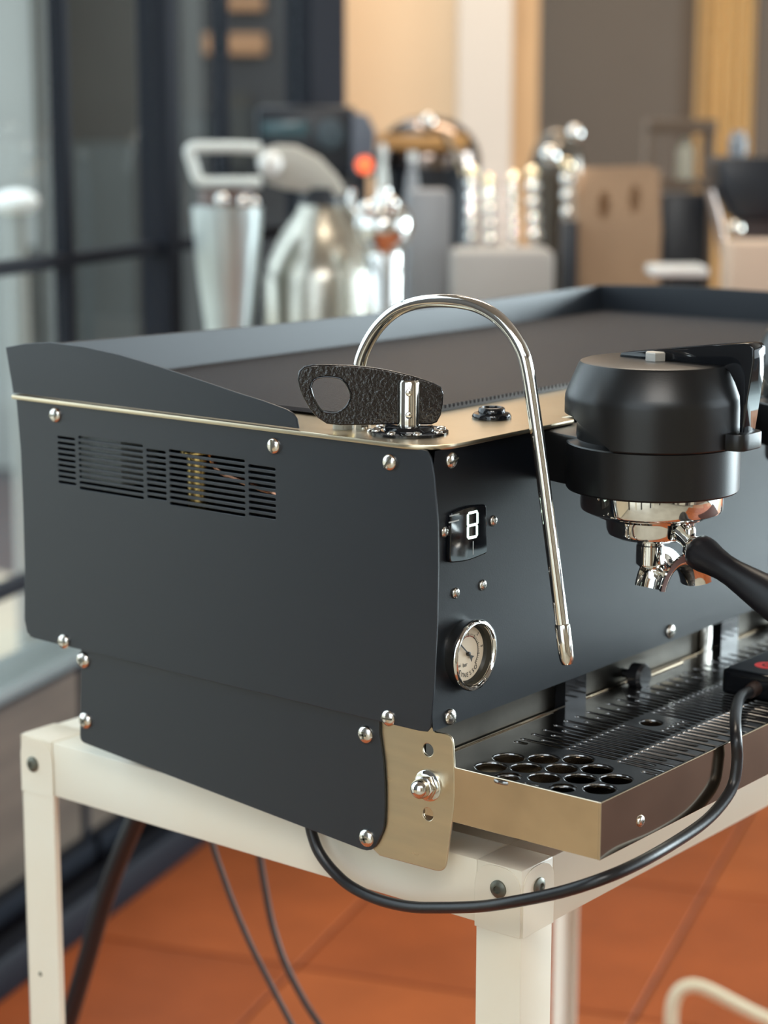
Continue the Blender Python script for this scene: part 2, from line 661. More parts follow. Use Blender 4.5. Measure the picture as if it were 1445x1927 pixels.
# rear wall behind the photographer with a wood panel and added reflection stripes, side wall, ceiling
wallbox('wall_rear', 'cream wall behind the camera', (-3.35, 0.95, 1.45), (0.12, 0.9, 3.0), mat('rear_cream', (0.50, 0.42, 0.30), 0.7))
wallbox('wall_rear_panel', 'brown wood panel wall behind the camera', (-3.35, -2.9, 1.45), (0.12, 1.3, 3.0), mat('rear_wood', (0.26, 0.14, 0.07), 0.5))
wallbox('wall_front', 'wall pier of the open shop front', (-1.1, -3.6, 1.45), (4.6, 0.12, 3.0), mat('rear_taupe', (0.20, 0.16, 0.13), 0.7))
wallbox('trim_4', 'low brown parapet under the open shop front', (2.85, -3.6, 0.14), (3.3, 0.14, 0.34), mat('parapet_brown', (0.16, 0.09, 0.06), 0.6), cat='parapet')
wallbox('wall_side', 'taupe pier at the far right end of the shop', (5.4, 0.75, 1.45), (0.12, 1.1, 3.0), M_WALLGREY)
wallbox('trim_20', 'unseen dark brown sheet added to darken the drip tray reflection', (2.2, -1.30, 0.006), (2.2, 1.7, 0.012), mat('dark_reflection_sheet', (0.060, 0.018, 0.011), 0.9, spec=0.2), cat='reflection sheet')  # added unseen sheet, only there to darken what the tray front mirrors
MC1 = mat('cream_reflection_stripe', (0.62, 0.55, 0.42), 0.6)
MC2 = mat('dark_reflection_stripe', (0.03, 0.022, 0.018), 0.5)
for k_, (y_, m_) in enumerate(((-2.5, MC2), (-1.75, MC1), (-1.5, MC2), (-0.75, MC2), (-0.35, MC1), (0.15, MC2))):  # upright bars added behind the camera as stripes for the chrome to reflect
    wallbox('trim_%d' % (k_ + 21), None, (-2.35, y_, 1.3), (0.06, 0.10, 2.6), m_, cat='post')
for k_, (xa_, xb_, m_) in enumerate(((-3.1, -2.7, MC1), (-2.55, -2.4, MC2), (-2.2, -1.6, MC1), (-1.45, -1.3, MC2), (-1.2, -1.0, MC1), (-0.7, -0.1, MC1), (0.0, 0.25, MC2), (0.5, 0.9, MC1))):  # flat strips added on the unseen wall, more stripes for the chrome
    wallbox('trim_%d' % (k_ + 30), None, ((xa_ + xb_) / 2, -3.52, 1.3), (xb_ - xa_, 0.04, 2.6), m_, cat='reflection stripe')
wallbox('ground_reflector', 'unseen pale blue-grey slab added to brighten the front panel reflection', (4.55, -2.3, -0.012), (3.0, 2.6, 0.03), mat('pale_ground_reflector', (0.56, 0.64, 0.64), 0.6, noise=0.12, nscale=3), cat='ground')  # added unseen slab, a bright ground for the front panel to reflect
bm = bmesh.new()
bm_box(bm, W(0.4, -2.85, 3.0), (8.4, 5.7, 0.10), rot=RW)
structure(finish('ceiling', bm, M_CEIL, smooth=0), 'brownish painted shop ceiling', 'ceiling')

# street outside the left windows: buildings facing the shop corner
MG1 = mat('pale_render', (0.33, 0.345, 0.33), 0.8, noise=0.15, nscale=1.5)
MG2 = mat('grey_brown_render', (0.052, 0.049, 0.042), 0.8, noise=0.25, nscale=2)
MG3 = mat('dark_shutter', (0.030, 0.032, 0.036), 0.6, noise=0.4, nscale=3)
MG4 = mat('orange_sign_board', (0.42, 0.21, 0.10), 0.6)
MG5 = mat('bluish_shutter', (0.065, 0.075, 0.073), 0.6, noise=0.2, nscale=2)
MG6 = mat('grey_pillar', (0.13, 0.13, 0.125), 0.7)


def ubox(name, m, parent, u0, u1, D, t, z0, z1):
    a = at(u0, 230, D)
    b = at(u1, 230, D)
    c = (a + b) / 2 + FH * t / 2
    bm = bmesh.new()
    bm_box(bm, (c.x, c.y, (z0 + z1) / 2), ((b - a).length, t, z1 - z0), bev=0.004, rot=RB, seg=1)
    return finish(name, bm, m, parent, smooth=0)


def zat(v, D):
    return CAM.z - (v - 230) * D / FPX


def building(label, u0, u1, D, h, m, bands):
    p = at((u0 + u1) / 2, 230, D + 0.5)
    p.z = -0.066
    b = thing('building', label, 'building', p)
    ubox('facade', m, b, u0, u1, D, 0.2, -0.066, h)
    for (a0, a1, v0, v1, mm, nm) in bands:
        ubox(nm, mm, b, a0, a1, D - 0.04, 0.06, max(zat(v1, D), -0.06), zat(v0, D))
    return b


building('pale grey building across the street, seen through the leftmost panes', -900, 92, 8.0, 4.0, MG1,
         [(-420, -250, 60, 900, MG3, 'shop_door'), (-760, -520, 100, 560, MG3, 'shop_window'), (66, 84, -1500, 900, MG2, 'downpipe'), (10, 56, 480, 900, MG2, 'meter_box')])
building('brownish grey building across the street, behind the thin black mullion', 94, 262, 8.3, 4.2, MG2,
         [(120, 250, 285, 700, MG5, 'roller_shutter')])
building('dark shopfront with orange sign boards across the street, left of the black column', 264, 640, 8.6, 4.4, MG3,
         [(300, 330, 85, 130, MG4, 'sign_board'), (385, 500, 84, 122, MG4, 'sign_board'), (430, 498, 18, 42, MG4, 'sign_board'),
          (341, 384, -1500, 900, MG6, 'pillar'), (425, 470, 190, 330, MG2, 'shop_window'), (305, 336, 350, 440, mat('reddish_panel', (0.14, 0.08, 0.06), 0.6), 'door_panel')])
p = at(30, 380, 4.6)
lampst = thing('street_lamp', 'white globe lamp on a post outside the leftmost pane', 'lamp', (p.x, p.y, -0.066))
bm = bmesh.new()
bm_lathe(bm, [(0.0, 0.0), (0.10, 0.0), (0.10, 0.03), (0.03, 0.06), (0.022, p.z + 0.05), (0.0, p.z + 0.05)], (p.x, p.y, -0.066), n=20)
finish('post', bm, MG1, lampst)
bm = bmesh.new()
bm_lathe(bm, [(0.0, -0.028)] + [(0.052 * math.sin(PI * k / 12), -0.028 * math.cos(PI * k / 12)) for k in range(1, 12)] + [(0.0, 0.028)], p, n=24)
finish('globe', bm, mat('white_globe', (0.85, 0.88, 0.88), 0.3), lampst)

# ------------------------------------------------------------------ white steel stand
TX0, TX1, TY0, TY1, TZ = 0.032, 0.935, -0.0587, 0.480, 0.798
stand = thing('table', 'cream painted steel stand with square legs carrying the espresso machine', 'table', (0.48, 0.21, 0))
LW = 0.0408
RH_ = 0.0495


def stand_box(name, x0, x1, y0, y1, z0, z1, bev=0.0015, m=M_CREAM, parent=None):
    bm = bmesh.new()
    bm_box(bm, ((x0 + x1) / 2, (y0 + y1) / 2, (z0 + z1) / 2), (x1 - x0, y1 - y0, z1 - z0), bev=bev)
    return finish(name, bm, m, parent or stand, smooth=30)


legs = []
for (x0, y0) in ((TX0, TY0), (TX0, TY1 - LW), (TX1 - LW, TY0), (TX1 - LW, TY1 - LW)):
    if y0 < 0:
        legs.append(stand_box('leg', x0, x0 + LW, y0, y0 + LW, 0.0, TZ))
    else:                                   # rear legs are angle iron: two thin flanges, open towards the front
        bm = bmesh.new()
        xo = x0 if x0 < 0.3 else x0 + LW - 0.003
        if x0 < 0.3:
            bm_box(bm, (x0 + 0.0015, y0 + LW / 2, TZ / 2), (0.003, LW, TZ), bev=0.0006, seg=1)
            bm_box(bm, (x0 + LW / 2, y0 + LW - 0.0015, TZ / 2), (LW, 0.003, TZ), bev=0.0006, seg=1)
        else:
            bm_box(bm, (x0 + LW / 2 - 0.008, y0 + LW - 0.0015, TZ / 2), (LW - 0.002, 0.003, TZ), bev=0.0006, seg=1)
            bm_box(bm, (x0 + LW - 0.0105, y0 + LW - 0.006, TZ / 2), (0.003, 0.012, TZ), bev=0.0006, seg=1)
        legs.append(finish('leg', bm, M_CREAM, stand, smooth=30))
g = 0.0006
stand_box('side_rail', TX0 + g, TX0 + LW, TY0 + LW, TY1 - LW, TZ - RH_, TZ - g)
stand_box('side_rail', TX1 - LW, TX1 - g, TY0 + LW, TY1 - LW, TZ - RH_, TZ - g)
stand_box('front_rail', TX0 + LW, TX1 - LW, TY0 + g, TY0 + LW, TZ - RH_ - 0.003, TZ - g)
stand_box('rear_rail', TX0 + LW, TX1 - LW, TY1 - LW, TY1 - g, TZ - RH_, TZ - g)
stand_box('top_sheet', TX0 + LW, TX1 - LW, TY0 + LW, TY1 - LW, TZ - 0.004, TZ - 0.001, bev=0)
stand_box('corner_cap', TX0 + 0.001, TX0 + LW + 0.002, TY1 - LW - 0.001, TY1 - 0.001, TZ - 0.003, TZ)
# round shouldered welded corner tabs and bolts
for side, (yc) in (('s', TY0 + 0.020), ('s', TY1 - 0.020)):
    pl = rounded([(yc - 0.0195, TZ - 0.052), (yc + 0.0215, TZ - 0.052), (yc + 0.0215, TZ - 0.001), (yc - 0.0195, TZ - 0.001)], [0, 0, 0.02, 0.02], 8)
    if yc > 0.2:
        pl = [(2 * yc - a, b) for a, b in pl][::-1]
    plate('corner_tab', pl, [], 0.0012, Matrix.Translation((TX0 - 0.0008, 0, 0)) @ MX, M_CREAM, stand)
pl = rounded([(TX0 + 0.001, TZ - 0.052), (TX0 + 0.041, TZ - 0.052), (TX0 + 0.041, TZ - 0.001), (TX0 + 0.001, TZ - 0.001)], [0, 0, 0.02, 0.02], 8)
plate('corner_tab', pl, [], 0.0010, Matrix.Translation((0, TY0 - 0.0004 + 0.0006, 0)) @ MY, M_CREAM, stand)


def bolt(center, axis, r=0.0068):
    bm = bmesh.new()
    bm_lathe(bm, [(0, -0.001), (r, -0.001), (r, 0.0012), (r * 0.62, 0.0026), (r * 0.42, 0.0026), (r * 0.36, 0.0012), (0, 0.0012)], center, axis, 20)
    return finish('bolt', bm, M_NUT, stand)


for u, v in ((938, 1673), (62, 1438)):
    bolt(onX(u, v, TX0 - 0.001), (-1, 0, 0))
bolt(onY(1014, 1668, TY0 - 0.001), (0, -1, 0))
bm = bmesh.new()
p = onX(76, 1833, TX0)
bm_lathe(bm, [(0, -0.0005), (0.0022, -0.0005), (0.0022, 0.0004), (0.0010, 0.0004), (0.001, -0.0002), (0, -0.0002)], p, (-1, 0, 0), 12)
finish('rivet', bm, M_NUT, stand)

# ------------------------------------------------------------------ espresso machine
EM = thing('espresso_machine', 'black espresso machine with steel top and drip tray on the cream stand', 'coffee machine', (0.45, 0.2, TZ))
XL = 0.903
ZT = 1.107


def yz(u, v, x=0.0):
    p = onX(u, v, x)
    return (p.y, p.z)


# upper side panel: slots are real holes
out = [yz(30, 748), (0.4308, 1.060), (0.4301, 1.0142), (0.4305, 0.96), (0.4330, 0.915), (0.4300, 0.9040), (0.4225, 0.9005),
       (0.24, 0.8990), (0.012, 0.8978), (0.004, 0.8985), (0.0012, 0.902), (-0.0015, 0.93), (-0.0040, 0.98), (-0.0046, 1.02), (-0.0042, 1.05), (-0.001, 1.085), (0.002, 1.099), (0.006, 1.1035), (0.012, 1.1045)]
out = [(a, min(b, ZT - 0.003)) for a, b in out]
holes = []


def slots(y_left, y_right, z0, n, pitch=0.004630):
    for k in range(n):
        zz = z0 - k * pitch
        holes.append(slot(y_right, zz, y_left, zz, 0.0021, 3))


slots(0.3853, 0.3645, 1.0760, 9)
slots(0.3605, 0.2870, 1.0783, 10)
slots(0.2832, 0.2618, 1.0757, 9)
slots(0.2583, 0.1785, 1.0778, 10)
slots(0.1750, 0.1475, 1.0748, 9)
side = plate('side_panel', out, holes, 0.0020, Matrix.Translation((0.0, 0, 0)) @ MX, M_POWDER, EM, bev=0.0004)
plate('side_panel', out, [], 0.0020, Matrix.Translation((XL - 0.002, 0, 0)) @ MX, M_POWDER, EM, bev=0.0004)
# right one of the top parts of the upstand: curved guard along the left edge
gd = [(0.1245, ZT + 0.001), (0.1262, 1.1150), (0.1300, 1.1190), (0.1360, 1.1213), (0.16, 1.1258), yz(450, 740), (0.225, 1.1362), yz(300, 690), (0.31, 1.1490), (0.35, 1.1525), (0.39, 1.1533), (0.42, 1.1503), (0.4445, 1.1455), (0.4405, 1.125), (0.4365, ZT + 0.001)]
plate('side_guard', gd, [], 0.0020, Matrix.Translation((-0.0005, 0, 0)) @ MX, M_POWDER, EM, bev=0.0005)
gd2 = [(0.1245, ZT + 0.001), (0.1262, 1.1150), (0.1300, 1.1190), (0.16, 1.1280), (0.20, 1.1400), (0.2229, 1.1447), (0.33, 1.1452), (0.4445, 1.1405), (0.4365, ZT + 0.001)]
plate('side_guard', gd2, [], 0.0020, Matrix.Translation((XL - 0.0015, 0, 0)) @ MX, M_POWDER, EM, bev=0.0005)
# back guard: slightly arched sheet
bg = [(0.0, ZT + 0.001), (XL, ZT + 0.001), (XL, 1.1400), (0.7, 1.1385), (0.5, 1.1378), (0.3, 1.1395), (0.1, 1.1435), (0.0, 1.1455)]
MG = Matrix(((1, 0, 0, 0), (0, 0.18, -1, 0.4375 - 0.18 * ZT), (0, 1, 0, 0), (0, 0, 0, 1)))
plate('back_guard', bg, [], 0.0020, MG, M_POWDER, EM, bev=0.0005)

# steel top with overhanging lip and rounded front corner
tp = rounded([(-0.0042, 0.4350), (-0.0042, 0.016), (0.012, -0.0042), (0.1745, -0.0042), (0.1760, 0.010), (XL, 0.010), (XL + 0.003, 0.4350)], [0, 0.016, 0.016, 0.003, 0, 0, 0], 6)
plate('top_plate', tp, [], 0.0035, Matrix.Translation((0, 0, ZT - 0.0035)), M_STEEL, EM, bev=0.0008)

# ribbed mat: one corrugated sheet of rubber
bm = bmesh.new()
mx0, mx1, my0, my1 = 0.062, 0.893, 0.099, 0.428
nr = 150
pz = []
for k in range(nr):
    a = mx0 + (mx1 - mx0) * k / nr
    w = (mx1 - mx0) / nr
    pz += [(a, ZT + 0.0022), (a + w * 0.45, ZT + 0.0022), (a + w * 0.5, ZT + 0.0050), (a + w * 0.95, ZT + 0.0050)]
pz.append((mx1, ZT + 0.0022))
f0 = [bm.verts.new((x, my0, z)) for x, z in pz]
f1 = [bm.verts.new((x, my1, z)) for x, z in pz]
b0 = [bm.verts.new((x, my0, ZT + 0.0001)) for x, z in pz]
for k in range(len(pz) - 1):
    bm.faces.new((f0[k], f0[k + 1], f1[k + 1], f1[k]))
    bm.faces.new((b0[k], b0[k + 1], f0[k + 1], f0[k]))
mato = finish('ribbed_mat', bm, M_MAT, EM, smooth=0)

# front panel (gently hollow sheet)
HOLLOW = 0.0060
bm = bmesh.new()
NZ, NX = 14, 2
zz = [0.8990 + (1.1035 - 0.8990) * k / NZ for k in range(NZ + 1)]
cols = []
for x in (0.0021, XL - 0.0021):
    col = []
    for z in zz:
        t = (z - 0.8990) / (1.1035 - 0.8990)
        y = HOLLOW * math.sin(PI * t)
        col.append(bm.verts.new((x, y, z)))
    cols.append(col)
for k in range(NZ):
    bm.faces.new((cols[0][k], cols[1][k], cols[1][k + 1], cols[0][k + 1]))
bmesh.ops.solidify(bm, geom=bm.faces[:], thickness=0.002)
finish('front_panel', bm, M_POWDER, EM, smooth=30)


def onF(u, v, lift=0.0):
    """point on the bowed front panel"""
    y = 0.0
    for _ in range(4):
        p = onY(u, v, y)
        y = HOLLOW * math.sin(PI * min(1, max(0, (p.z - 0.8990) / (1.1035 - 0.8990)))) - lift
    return onY(u, v, y)


# inner shell, back, underside
def em_box(name, x0, x1, y0, y1, z0, z1, m, bev=0.0, parent=None):
    bm = bmesh.new()
    bm_box(bm, ((x0 + x1) / 2, (y0 + y1) / 2, (z0 + z1) / 2), (x1 - x0, y1 - y0, z1 - z0), bev=bev)
    return finish(name, bm, m, parent or EM, smooth=30)


em_box('back_panel', 0.003, XL - 0.003, 0.428, 0.430, 0.900, 1.1025, M_POWDER)
em_box('body_floor', 0.003, XL - 0.003, 0.006, 0.428, 0.9005, 0.9030, M_DARK)
em_box('inner_wall', 0.090, 0.093, 0.008, 0.427, 0.904, 1.102, M_DARK)
em_box('control_box', 0.006, 0.050, 0.318, 0.366, 1.040, 1.084, mat('grey_box', (0.24, 0.26, 0.25), 0.5), 0.003)
bm = bmesh.new()
bm_lathe(bm, [(0, 0), (0.011, 0), (0.011, 0.05), (0.016, 0.053), (0.016, 0.062), (0, 0.062)], (0.024, 0.248, 1.022), n=20)
finish('brass_valve', bm, M_BRASS, EM)
bm = bmesh.new()
bm_tube(bm, catmull([(0.03, 0.150, 1.045), (0.02, 0.17, 1.052), (0.018, 0.20, 1.058), (0.02, 0.225, 1.064), (0.024, 0.24, 1.080)]), 0.0025, 10)
finish('inner_pipe', bm, mat('copper', (0.75, 0.38, 0.24), 0.2, 1.0), EM)
# lower chassis
em_box('chassis', 0.014, XL - 0.014, 0.020, 0.365, 0.815, 0.899, M_TRAYSTEEL)
lo = rounded([yz(150, 1395, .006), yz(700, 1606, .006), yz(722, 1560, .006), yz(724, 1500, .006), (0.0492, 0.865), (0.0530, 0.8850), (0.0535, 0.9100), (0.3700, 0.9100)], [0.006, 0.010, 0.006, 0.01, 0.01, 0.002, 0.002, 0.002], 4)
plate('lower_side_panel', lo, [], 0.0020, Matrix.Translation((0.006, 0, 0)) @ MX, M_POWDER, EM, bev=0.0004)
plate('lower_side_panel', [(a, max(b, 0.7995)) for a, b in lo], [], 0.0020, Matrix.Translation((XL - 0.008, 0, 0)) @ MX, M_POWDER, EM, bev=0.0004)
ft = rounded([(0.075, 0.910), (0.075, 0.803), yz(715, 1610, .009), yz(838, 1643, .009), (-0.0100, 0.815), (-0.0146, 0.845), (-0.0145, 0.870), yz(852, 1383, .009), (0.0035, 0.8965), (0.012, 0.908)], [0, 0, 0, 0.009, 0.01, 0.01, 0.01, 0.007, 0.001, 0.001], 6)
fh = []
for u, v in ((806, 1411), (806, 1532)):
    p = onX(u, v, .009)
    fh.append(circle(p.y, p.z, 0.0048, 24))
for x0 in (0.0085, XL - 0.0105):
    fp = plate('foot_plate', ft if x0 < 0.1 else [(0.075, 0.910), (0.075, 0.8000), (-0.0080, 0.8000), (-0.0145, 0.845), (-0.0145, 0.870), (-0.0110, 0.896), (0.0035, 0.8965), (0.012, 0.908)], fh, 0.0020, Matrix.Translation((x0, 0, 0)) @ MX, M_STEEL, EM, bev=0.0005)
    if x0 < 0.1:
        bp = onX(806, 1478, .0085)
        bm = bmesh.new()
        bm_lathe(bm, [(0, 0), (0.0118, 0), (0.0118, 0.0012), (0.0110, 0.0016), (0, 0.0016)], bp, (-1, 0, 0), 32)
        finish('washer', bm, M_CHROME, fp)
        bm = bmesh.new()
        bm_lathe(bm, [(0, 0.0016), (0.0098, 0.0016), (0.0098, 0.0068), (0.0088, 0.0078), (0.0, 0.0078)], bp, (-1, 0, 0), 6)
        bm_lathe(bm, [(0.0074, 0.0070), (0.0074, 0.0100)] + [(0.0074 * math.cos(PI / 2 * k / 8), 0.0100 + 0.0068 * math.sin(PI / 2 * k / 8)) for k in range(1, 9)], bp, (-1, 0, 0), 32)
        finish('cap_nut', bm, M_CHROME, fp, smooth=50)
for (x, y) in ((0.11, 0.06), (XL - 0.11, 0.06), (0.11, 0.33), (XL - 0.11, 0.33)):
    bm = bmesh.new()
    bm_lathe(bm, [(0, TZ - 0.0002), (0.02, TZ - 0.0002), (0.018, TZ + 0.018), (0, TZ + 0.018)], (x, y, 0), n=24)
    finish('foot', bm, M_RUBBER, EM)

# splash sheet details behind the tray
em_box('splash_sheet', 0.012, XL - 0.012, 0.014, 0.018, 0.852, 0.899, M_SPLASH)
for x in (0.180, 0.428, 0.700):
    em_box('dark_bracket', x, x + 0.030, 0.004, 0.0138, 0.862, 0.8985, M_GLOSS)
em_box('splash_seam', 0.404, 0.418, 0.007, 0.0138, 0.862, 0.8985, M_POLISH, 0.001)
for x in (0.283, 0.540):
    bm = bmesh.new()
    bm_lathe(bm, [(0, 0), (0.004, 0), (0.004, 0.008), (0.0105, 0.009), (0.011, 0.018), (0.009, 0.021), (0, 0.021)], (x, 0.014, 0.880), (0, -1, 0), 24)
    finish('tray_knob', bm, M_RUBBER, EM)
bm = bmesh.new()
bm_tube(bm, [Vector((0.286, -0.004, 0.8785)), Vector((0.345, -0.004, 0.8790))], 0.0022, 10)
finish('thin_rod', bm, mat('dull_rod', (0.30, 0.24, 0.17), 0.35, 1.0), EM)

# drip tray
YF, YB = -0.1392, 0.0125
TTOP, TBOT = 0.8734, 0.8317
TX = 0.0088
TXR = XL - 0.009
dt = bmesh.new()
bm_box(dt, ((TX + TXR) / 2, YF + 0.001, (TTOP + TBOT) / 2), (TXR - TX, 0.002, TTOP - TBOT), bev=0.0004, seg=1)
bm_box(dt, ((TX + TXR) / 2, YB - 0.001, (TTOP + TBOT) / 2), (TXR - TX, 0.002, TTOP - TBOT), bev=0.0004, seg=1)
for x in (TX + 0.001, TXR - 0.001):
    bm_box(dt, (x, (YF + YB) / 2, (TTOP + TBOT) / 2), (0.002, YB - YF - 0.003, TTOP - TBOT), bev=0.0004, seg=1)
bm_box(dt, ((TX + TXR) / 2, (YF + YB) / 2, TBOT + 0.0012), (TXR - TX - 0.002, YB - YF - 0.002, 0.002))
tray = finish('drip_tray', dt, M_TRAYSTEEL, EM, smooth=30)
ZG = TTOP - 0.0008
hol = []
A1 = Vector((0.0541, -0.0301))
ua = Vector((0.0146, -0.0209))
ub = Vector((-0.0108, -0.0231))
uc = Vector((-0.0254, -0.0022))
cents = [A1 + ua * i for i in range(3)] + [A1 + uc + ua * i for i in range(4)] + [A1 + uc + ub + ua * i for i in range(4)] + [A1 + uc + ub * 2 + ua * i for i in (1, 2)]
for c in cents:
    hol.append(circle(c.x, c.y, 0.0112, 28))
P0 = 0.00755
x = 0.0985
k = 0
drains = (0.196, 0.470, 0.740)
while x < TXR - 0.012:
    near = [d for d in drains if abs(x - d) < 0.017]
    # rear column: alternately long and short
    ys = -0.0105 if k % 2 == 0 else -0.0240
    hol.append(slot(x, ys, x, -0.0480, 0.0031, 4))
    if not near:
        hol.append(slot(x + 0.002, -0.0510, x + 0.002, -0.0935, 0.0031, 4))
    else:
        hol.append(slot(x + 0.002, -0.0815, x + 0.002, -0.0935, 0.0031, 4))
    ye = -0.1365 if k % 2 == 0 else -0.1235
    hol.append(slot(x - 0.001, -0.0970, x - 0.001, ye, 0.0031, 4))
    x += P0
    k += 1
for d in drains:
    hol.append(circle(d, -0.0655, 0.0085, 24))
hol.append(slot(0.088, -0.1235, 0.088, -0.1365, 0.0031, 4))
hol.append(slot(0.090, -0.0110, 0.090, -0.0215, 0.0031, 4))
hol.append(slot(0.0138, -0.0715, 0.0138, -0.0835, 0.0026, 4))
gr = plate('grille', [(TX + 0.0024, YF + 0.0024), (TXR - 0.0024, YF + 0.0024), (TXR - 0.0024, YB - 0.0024), (TX + 0.0024, YB - 0.0024)], hol, 0.0032,
           Matrix.Translation((0, 0, ZG - 0.0034)), M_GRILLE, tray, bev=0.0012)


# screws -------------------------------------------------------------
def screw_mesh(r, kind):
    bm = bmesh.new()
    prof = [(r, -0.0006), (r, 0.0003)] + [(r * math.cos(PI / 2 * k / 6), 0.0003 + r * 0.48 * math.sin(PI / 2 * k / 6)) for k in range(1, 6)] + [(0, 0.0003 + r * 0.48)]
    bm_lathe(bm, prof, (0, 0, 0), n=24, mi=0)
    b = bmesh.new()
    if kind == 'slot':
        bm_box(b, (0, 0, r * 0.40), (r * 1.55, r * 0.20, r * 0.26))
    else:
        bm_box(b, (0, 0, r * 0.42), (r * 0.85, r * 0.24, r * 0.26))
        bm_box(b, (0, 0, r * 0.42), (r * 0.24, r * 0.85, r * 0.26))
    merge(bm, b, 1)
    o = finish('screw', bm, None, None, mats=[M_SCREW, M_NUT], smooth=40)
    me = o.data
    bpy.data.objects.remove(o)
    return me


SC_BIG = screw_mesh(0.0062, 'slot')
SC_PH = screw_mesh(0.0070, 'cross')
SC_SM = screw_mesh(0.0042, 'cross')
SC_XS = screw_mesh(0.0034, 'cross')


def screw(me, p, axis, turn=0.0, parent=None):
    o = link('screw', me, parent or EM)
    R = basis(axis).to_4x4()
    o.matrix_basis = Matrix.Translation(p) @ R @ Matrix.Rotation(turn, 4, 'Z')
    return o


for (u, v, t) in ((104, 781, .2), (515, 839, 1.6), (733, 870, .9), (120, 1207, 0.1), (731, 1351, 0.05)):
    screw(SC_BIG, onX(u, v, -0.0004), (-1, 0, 0), t)
for (u, v) in ((157, 1242), (161, 1356), (688, 1382), (690, 1577)):
    screw(SC_PH, onX(u, v, 0.0056), (-1, 0, 0), 0.4 + v)
for (u, v, t) in ((849, 866, 0.3), (847, 1349, 2.2), (1261, 1188, 0.4)):
    screw(SC_BIG, onF(u, v), (0, -1, 0), t)
for (u, v) in ((836, 1001), (928, 980)):
    screw(SC_SM, onF(u, v), (0, -1, 0), 0.5)
for (u, v) in ((857, 1116), (908, 1101)):
    screw(SC_SM, onF(u, v), (0, -1, 0), 0.2)
screw(SC_SM, onY(1205, 1545, YF), (0, -1, 0), 0.1, tray)

# display -------------------------------------------------------------
DY = HOLLOW * math.sin(PI * 0.68) - 0.0030          # front face of the display window


def onD(u, v):
    p = onY(u, v, DY)
    return (p.x, p.z)


dz = [onD(*q) for q in ((846, 1060), (880, 1057), (918, 1041), (916, 949), (880, 952), (848, 966))]
disp = plate('display', rounded(dz, [0.004, 0.01, 0.003, 0.003, 0.01, 0.003], 5), [], 0.0040, Matrix.Translation((0, DY + 0.0040, 0)) @ MY, M_GLOSS, EM, bev=0.0012)
yd = DY
SW = 0.0019


def seg(q0, q1):
    a, b = onD(*q0), onD(*q1)
    bm_prism(seg_bm, slot(a[0], a[1], b[0], b[1], SW, 3), 0, 0.0004, Matrix.Translation((0, yd, 0)) @ MY)


seg_bm = bmesh.new()
TLc, TRc, MLc, MRc, BLc, BRc = (881, 966), (898, 962), (880, 990), (897, 986), (880, 1013), (897, 1009)
seg(TLc, TRc)
seg(MLc, MRc)
seg(BLc, BRc)
seg((880, 967), (880, 990))
seg((898, 963), (898, 986))
seg((880, 990), (880, 1013))
seg((897, 987), (897, 1009))
finish('digit', seg_bm, M_DIGIT, disp, smooth=0)
M_MARK = mat('display_mark', (0.55, 0.58, 0.58), 0.3)
for c_, s_ in (((onD(855, 969)[0], yd, onD(855, 969)[1]), (0.011, 0.0006, 0.0007)), ((onD(854, 981)[0], yd, onD(854, 981)[1]), (0.012, 0.0006, 0.0009)), ((onD(890, 1031)[0], yd, onD(890, 1031)[1]), (0.0005, 0.0006, 0.010))):
    bm = bmesh.new()
    bm_box(bm, c_, s_)
    finish('display_mark', bm, M_MARK, disp, smooth=0)

# pressure gauge -------------------------------------------------------
gc = onF(874, 1229, -0.0006)
R0 = 0.0266
bm = bmesh.new()
bm_lathe(bm, [(R0 - 0.0025, -0.003), (R0 - 0.0015, 0.0), (R0 - 0.0010, 0.0068), (R0, 0.0078), (R0, 0.0098), (R0 - 0.0008, 0.0112), (R0 - 0.0028, 0.0116), (R0 - 0.0040, 0.0104), (R0 - 0.0042, 0.0080)], gc, (0, -1, 0), 64)
gauge = finish('pressure_gauge', bm, M_CHROME, EM, smooth=50)
bm = bmesh.new()
bm_lathe(bm, [(R0 - 0.0042, 0.0085), (R0 - 0.0046, 0.0045), (R0 - 0.0066, 0.0022)], gc, (0, -1, 0), 64)
finish('inner_ring', bm, mat('gauge_inner_black', (0.02, 0.018, 0.012), 0.4), gauge)
bm = bmesh.new()
bm_lathe(bm, [(0, 0.0024), (R0 - 0.0062, 0.0024), (R0 - 0.0062, 0.001), (0, 0.001)], gc, (0, -1, 0), 48)
finish('dial', bm, M_DIAL, gauge)
RD = R0 - 0.0066
ydl = gc.y - 0.0026


def pol(a, r):
    a = math.radians(a)
    return (gc.x + r * math.cos(a), gc.z + r * math.sin(a))


bm = bmesh.new()
bR = bmesh.new()
MD = Matrix.Translation((0, ydl, 0)) @ MY
for k in range(0, 31):
    a = 150 - k * 6.4
    r0, r1 = (0.62, 0.78) if k % 5 == 0 else (0.68, 0.75)
    p, q = pol(a, RD * r0), pol(a, RD * r1)
    bm_prism(bm, slot(p[0], p[1], q[0], q[1], 0.00030 if k % 5 else 0.0005, 2), 0, 0.0001, MD)
for k in range(24):
    a0, a1 = 150 - k * 8, 150 - (k + 1) * 8
    for b, r in ((bR if k in (5, 6, 7, 8, 9, 10, 11) else bm, 0.64),):
        p, q, s, t = pol(a0, RD * r), pol(a1, RD * r), pol(a1, RD * (r + 0.03)), pol(a0, RD * (r + 0.03))
        bm_prism(b, [p, q, s, t], 0, 0.0001, MD)
finish('scale_marks', bm, M_INK, gauge, smooth=0)
finish('red_scale_marks', bR, M_REDINK, gauge, smooth=0)


